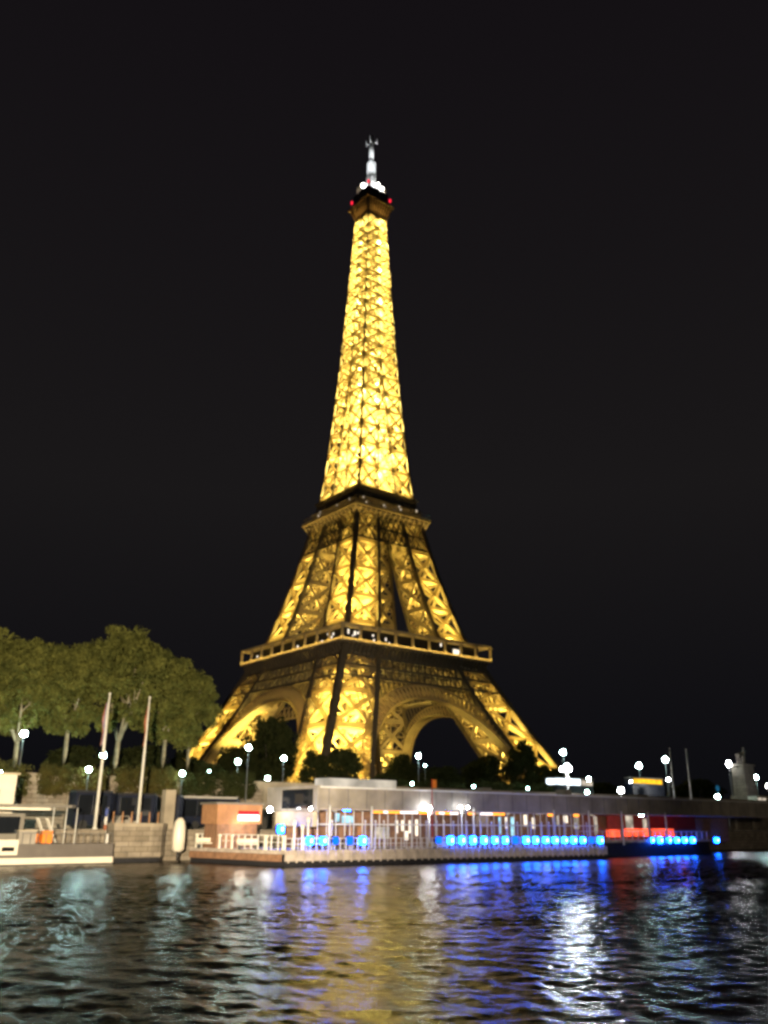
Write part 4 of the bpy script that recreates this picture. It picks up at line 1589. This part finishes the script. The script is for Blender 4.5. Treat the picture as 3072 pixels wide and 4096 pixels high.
# cabin and canopy
ucab = on(118, 1770, WB + 1)[0]
zcan = on(80, 1738, WB + 1)[1]
MB().span(ub0, on(30, 1770, WB + .6)[0] + 1.2, WB + 1.4, WB + 3.2, zh, zcan - .8).build('cabin', M['canopy'], boat)
m_ = MB()
m_.span(ub0 + .5, on(30, 1770, WB + .6)[0] + .8, WB + 1.36, WB + 1.397, zh + .9, zcan - 1.1)
m_.build('cabin_window', M['glass'], boat)
cn = MB()
ucn = on(166, 1742, WB + 1)[0]
cn.prism([(ub0, WB + .5), (ucn - .6, WB + .5), (ucn, WB + 1.2), (ucn, WB + 3.2), (ub0, WB + 3.4)], zcan - .25, zcan)
cn.build('canopy', M['canopy'], boat)
MB().span(ub0, on(110, 1748, WB + .3)[0], WB + .36, WB + .496, zcan - .5, zcan - .28).build('canopy_edge', M['cream'], boat)
for xv in (112, 140, 163):
    u, _ = on(xv, 1790, WB + .8)
    MB().lathe((u, WB + .8, zh), [(.05, 0), (.05, zcan - zh - .253)], 8).build('stanchion', M['white_metal'], boat)
rl = MB()
for k in range(13):
    x = ua + .4 + (ub1 - ua - .8) * k / 12
    rl.span(x - .025, x + .025, WB + .2, WB + .25, zh + .003, zh + .95)
rl.beam((ua + .3, WB + .225, zh + .95), (ub1 - .4, WB + .225, zh + .95), .05)
rl.build('railing', M['grey_pole'], boat)


def on_boat(xv, wv):
    return on(xv, 1820, wv)[0]


def life_ring(xv, wv, label, tilt):
    u = on_boat(xv, wv)
    m_ = MB()
    pts = [(0.38 * math.cos(a), 0, 0.5 + 0.38 * math.sin(a)) for a in np.linspace(0, 2 * math.pi, 21)]
    m_.tube(pts, .10, 8, False)
    return tag(m_.build('life_ring', M['orange'], None, L(u, wv, zh + .02), BA + tilt), label, 'life ring', 'orange life rings on the boat')


t = thing('storage_crate', 'square orange slatted crate standing on the moored boat deck', 'crate', L(on_boat(98, WB + .9), WB + .9, zh + .003), BA)
MB().span(-.45, .45, -.4, .4, .05, 1.15).build('crate_body', M['orange'], t)
m_ = MB()
for k in range(4):
    m_.span(-.47, .47, -.43, -.403, .12 + k * .28, .26 + k * .28)
m_.build('slat', M['orange'], t)
life_ring(80, WB + 1.0, 'orange life ring on edge left of the orange crate', 1.0)
t = thing('deck_box', 'pale grey box at the left of the orange crate', 'box', L(on_boat(55, WB + 1.0), WB + 1.0, zh + .003), BA)
MB().span(-.8, .8, -.4, .4, 0, 1.15).build('box_body', M['fascia'], t)
MB().span(-.85, .85, -.45, .45, 1.153, 1.22).build('lid', M['beige'], t)
for xv, lab in ((88, 'folded pale deck chair leaning under the boat canopy behind the orange crate'),
                (108, 'folded pale deck chair leaning to the right of the orange crate')):
    u = on_boat(xv, WB + 1.2)
    t = thing('deck_chair', lab, 'deck chair', L(u, WB + 1.35, zh + .003), BA, 'folded deck chairs on the boat')
    m_ = MB()
    for y in (-.25, .25):
        m_.beam((.5, y, .1), (-.55, y, 2.3), .09)
        m_.beam((-.1, y, .1), (.1, y, 1.3), .07)
    m_.build('frame', M['pole'], t)
    m_ = MB()
    m_.beam((.35, 0, .5), (-.5, 0, 2.2), .46, .05)
    m_.build('seat', M['cream'], t)
tag(MB().lathe((0, 0, 0), [(.15, 0), (.19, .1), (.19, .75), (.1, .95)], 12).build('gas_bottle', M['white_cloth'], None, L(on_boat(230, WB + 1), WB + 1, zh + .003), 0),
    'white gas bottle at the right end of the moored boat', 'gas bottle')
t = thing('folded_flag', 'short staff with a furled blue white and red flag at the boat end', 'flag', L(on_boat(226, WB + 2), WB + 2, zh), BA)
MB().lathe((0, 0, 0), [(.03, 0), (.03, 3.4)], 6).build('staff', M['pole'], t)
for mt, z0, z1 in (('blue', 2.5, 3.3), ('white_cloth', 1.7, 2.497), ('flag_red', 1.2, 1.697)):
    MB().lathe((-.12, 0, 0), [(.10, z0), (.17, (z0 + z1) / 2), (.13, z1)], 8).build('cloth', M[mt], t)

# ------------------------------------------------------------------ far right: kiosk, bus, pylon, masts, signs
u0, z1 = on(1201, 1681, 64)
u1, z0 = on(1281, 1698, 64)
t = thing('lit_kiosk', 'long white glowing kiosk on the upper quay behind the lamp cluster', 'kiosk', L((u0 + u1) / 2, 64, ZU), BA)
a = (u1 - u0) / 2
MB().span(-a, a, 0, 3, 0, z0 - ZU - .003).build('base', M['dark'], t)
MB().span(-a, a * .3, 0, 3, z0 - ZU, z1 - ZU).build('lit_panel', M['kiosk_white'], t)
MB().span(a * .3 + .01, a, .1, 3, z0 - ZU, z1 - ZU - .2).build('dim_panel', M['win_dim'], t)
MB().span(-a - .3, a + .3, -.3, 3.3, z1 - ZU + .003, z1 - ZU + .25).build('roof', M['canopy'], t)

u0, z1 = on(1368, 1681, 70)
u1, z0 = on(1431, 1695, 70)
t = thing('city_bus', 'bus with glowing yellow windows passing on the upper quay', 'bus', L((u0 + u1) / 2, 70, ZU), BA)
a = (u1 - u0) / 2 + .5
MB().span(-a, a, 0, 2.5, .4, z0 - ZU - .003).build('body', M['coach'], t)
MB().span(-a, a, 0.02, 2.48, z1 - ZU + .003, z1 - ZU + .3).build('roof', M['canopy'], t)
MB().span(-a + .05, a - .05, .12, 2.4, z0 - ZU, z1 - ZU).build('cabin', M['dark'], t)
for k in range(3):
    x0 = -a + .5 + (2 * a - 1) * k / 3
    MB().span(x0, x0 + (2 * a - 1) / 3 - .12, .0, .115, z0 - ZU + .05, z1 - ZU - .05).build('window', M['yellow_win'], t)
for x in (-a * .6, a * .6):
    wl = MB()
    wl.tube([(x, -.02, .5), (x, .3, .5)], .5, 14)
    wl.build('wheel', M['rubber'], t)
MB().ball((-a - .1, .4, z0 - ZU + .4), .22).build('headlight', M['globe_white'], t)

WP = 60
pylon_stone = stone_courses('pylon_stone', (0.15, 0.13, 0.105), 1.8, 0.8)
u, zt = on(1598, 1612, WP)
_, zp = on(1598, 1652, WP)
t = thing('stone_pylon', 'tall stone bridge pylon carrying a statue of a horse and warrior', 'statue', L(u, WP, ZU), BA)
hp = zp - ZU
k_ = MB()
k_.box((0, 0, hp * .14), (6.6, 5, hp * .28))
k_.box((0, 0, hp * .28 + .003 + hp * .34), (5.2, 3.8, hp * .68), 0, .92)
k_.box((0, 0, hp * .96 + .01 + hp * .03), (5.6, 4.2, hp * .06))
k_.build('pedestal', pylon_stone, t)
hs = zt - zp
st = MB()
q = hs / 4.4
st.tube([(-1.6 * q, 0, 2.1 * q + hp), (-.5 * q, 0, 2.2 * q + hp), (.6 * q, 0, 2.3 * q + hp), (1.1 * q, 0, 2.8 * q + hp), (1.5 * q, 0, 3.5 * q + hp), (2.0 * q, 0, 3.3 * q + hp)],
        [.45 * q, .6 * q, .55 * q, .4 * q, .28 * q, .16 * q], 10)
for x, y in ((-1.4, .25), (-1.2, -.25), (.7, .25), (.9, -.25)):
    st.tube([(x * q, y * q, 2.0 * q + hp), ((x + .12) * q, y * q, 1.0 * q + hp), (x * q, y * q, hp)], [.24 * q, .13 * q, .14 * q], 7)
st.tube([(-1.8 * q, 0, 2.2 * q + hp), (-2.1 * q, 0, 1.2 * q + hp)], [.15 * q, .06 * q], 6)
st.build('horse', pylon_stone, t)
wr = MB()
wr.tube([(-.1 * q, -.8 * q, hp), (-.1 * q, -.75 * q, 1.9 * q + hp), (0, -.75 * q, 3.0 * q + hp), (0, -.75 * q, 3.5 * q + hp)], [.3 * q, .33 * q, .42 * q, .16 * q], 9)
wr.ball((0, -.75 * q, 3.85 * q + hp), .3 * q)
wr.tube([(.3 * q, -.75 * q, 3.1 * q + hp), (.9 * q, -.6 * q, 2.9 * q + hp), (1.3 * q, -.3 * q, 3.1 * q + hp)], [.16 * q, .12 * q, .1 * q], 7)
wr.build('warrior', pylon_stone, t)

for xv, yb, yt, lab in ((1457, 1724, 1618, 'thin bare mast just right of the yellow lit bus'), (1493, 1722, 1620, 'thin bare mast farther right of the yellow lit bus')):
    wv = 22
    u, _ = on(xv, yb, wv)
    _, zt = on(xv - 9, yt, wv)
    t = thing('bare_mast', lab, 'mast', L(u, wv, ZQ), BA, 'thin bare masts')
    MB().lathe((0, 0, 0), [(.16, 0), (.10, zt - ZQ)], 8).build('pole', M['pole'], t)
    MB().ball((0, 0, zt - ZQ + .08), .12).build('finial', M['pole'], t)

u, z = on(1550, 1703, 58)
t = thing('blue_sign', 'small dim blue round sign on a post above the low cyan lamp', 'sign', L(u, 58, ZU), BA)
MB().lathe((0, 0, 0), [(.07, 0), (.06, z - ZU - .8)], 8).build('post', M['grey_pole'], t)
m_ = MB()
m_.tube([(0, -.06, z - ZU), (0, .06, z - ZU)], .75, 20)
m_.build('sign_face', emitter('blue_sign_light', (0.02, 0.16, 0.30), 0.5, .5, 2), t)
u, z = on(1600, 1755, 17)
t = thing('red_signal', 'square red light on a post over the quay at the far right', 'signal', L(u, 19.4, ZQ), BA)
MB().lathe((0, 0, 0), [(.08, 0), (.07, z - ZQ - .4)], 8).build('post', M['grey_pole'], t)
MB().span(-.5, .5, -.06, .06, z - ZQ - .5, z - ZQ + .5).build('light_panel', emitter('red_square', (1, .03, .04), .9), t)
MB().span(-.58, .58, .063, .2, z - ZQ - .58, z - ZQ + .58).build('housing', M['dark'], t)
u, z = on(1648, 1735, 44)
t = thing('pale_cabin', 'small pale lit cabin cut by the right edge of the photo', 'cabin', L(u, 44, ZU), BA)
MB().span(-2.2, 4, 0, 2.4, 0, 2.2).build('wall', M['cream'], t)
MB().span(-2.4, 4.2, -.2, 2.6, 2.203, 2.45).build('roof', M['canopy'], t)
MB().span(-1.9, 1.5, -.05, -.003, .5, 1.9).build('window', M['win_dim'], t)

# ------------------------------------------------------------------ assumed spotlights, unseen behind the camera, added to light the near bank
fl = lamp('assumed_floodlight', 'SPOT', (-4, -3, 6.5), 900000, (1.0, 0.82, 0.55), None, spot_size=R(40), spot_blend=0.7, shadow_soft_size=0.4)
aim(fl, (-27, 95, 13))
fl = lamp('assumed_floodlight', 'SPOT', (4, -3, 6.5), 230000, (1.0, 0.86, 0.68), None, spot_size=R(34), spot_blend=0.9, shadow_soft_size=0.4)  # second added spot, brightens the terminal front
aim(fl, (6, 102, 2))
fl = lamp('assumed_floodlight', 'SPOT', (7, -3, 6.5), 110000, (1.0, 0.84, 0.6), None, spot_size=R(16), spot_blend=0.9, shadow_soft_size=0.4)  # third added spot, brightens the quay ledge at the right
aim(fl, (72, 163, -2))
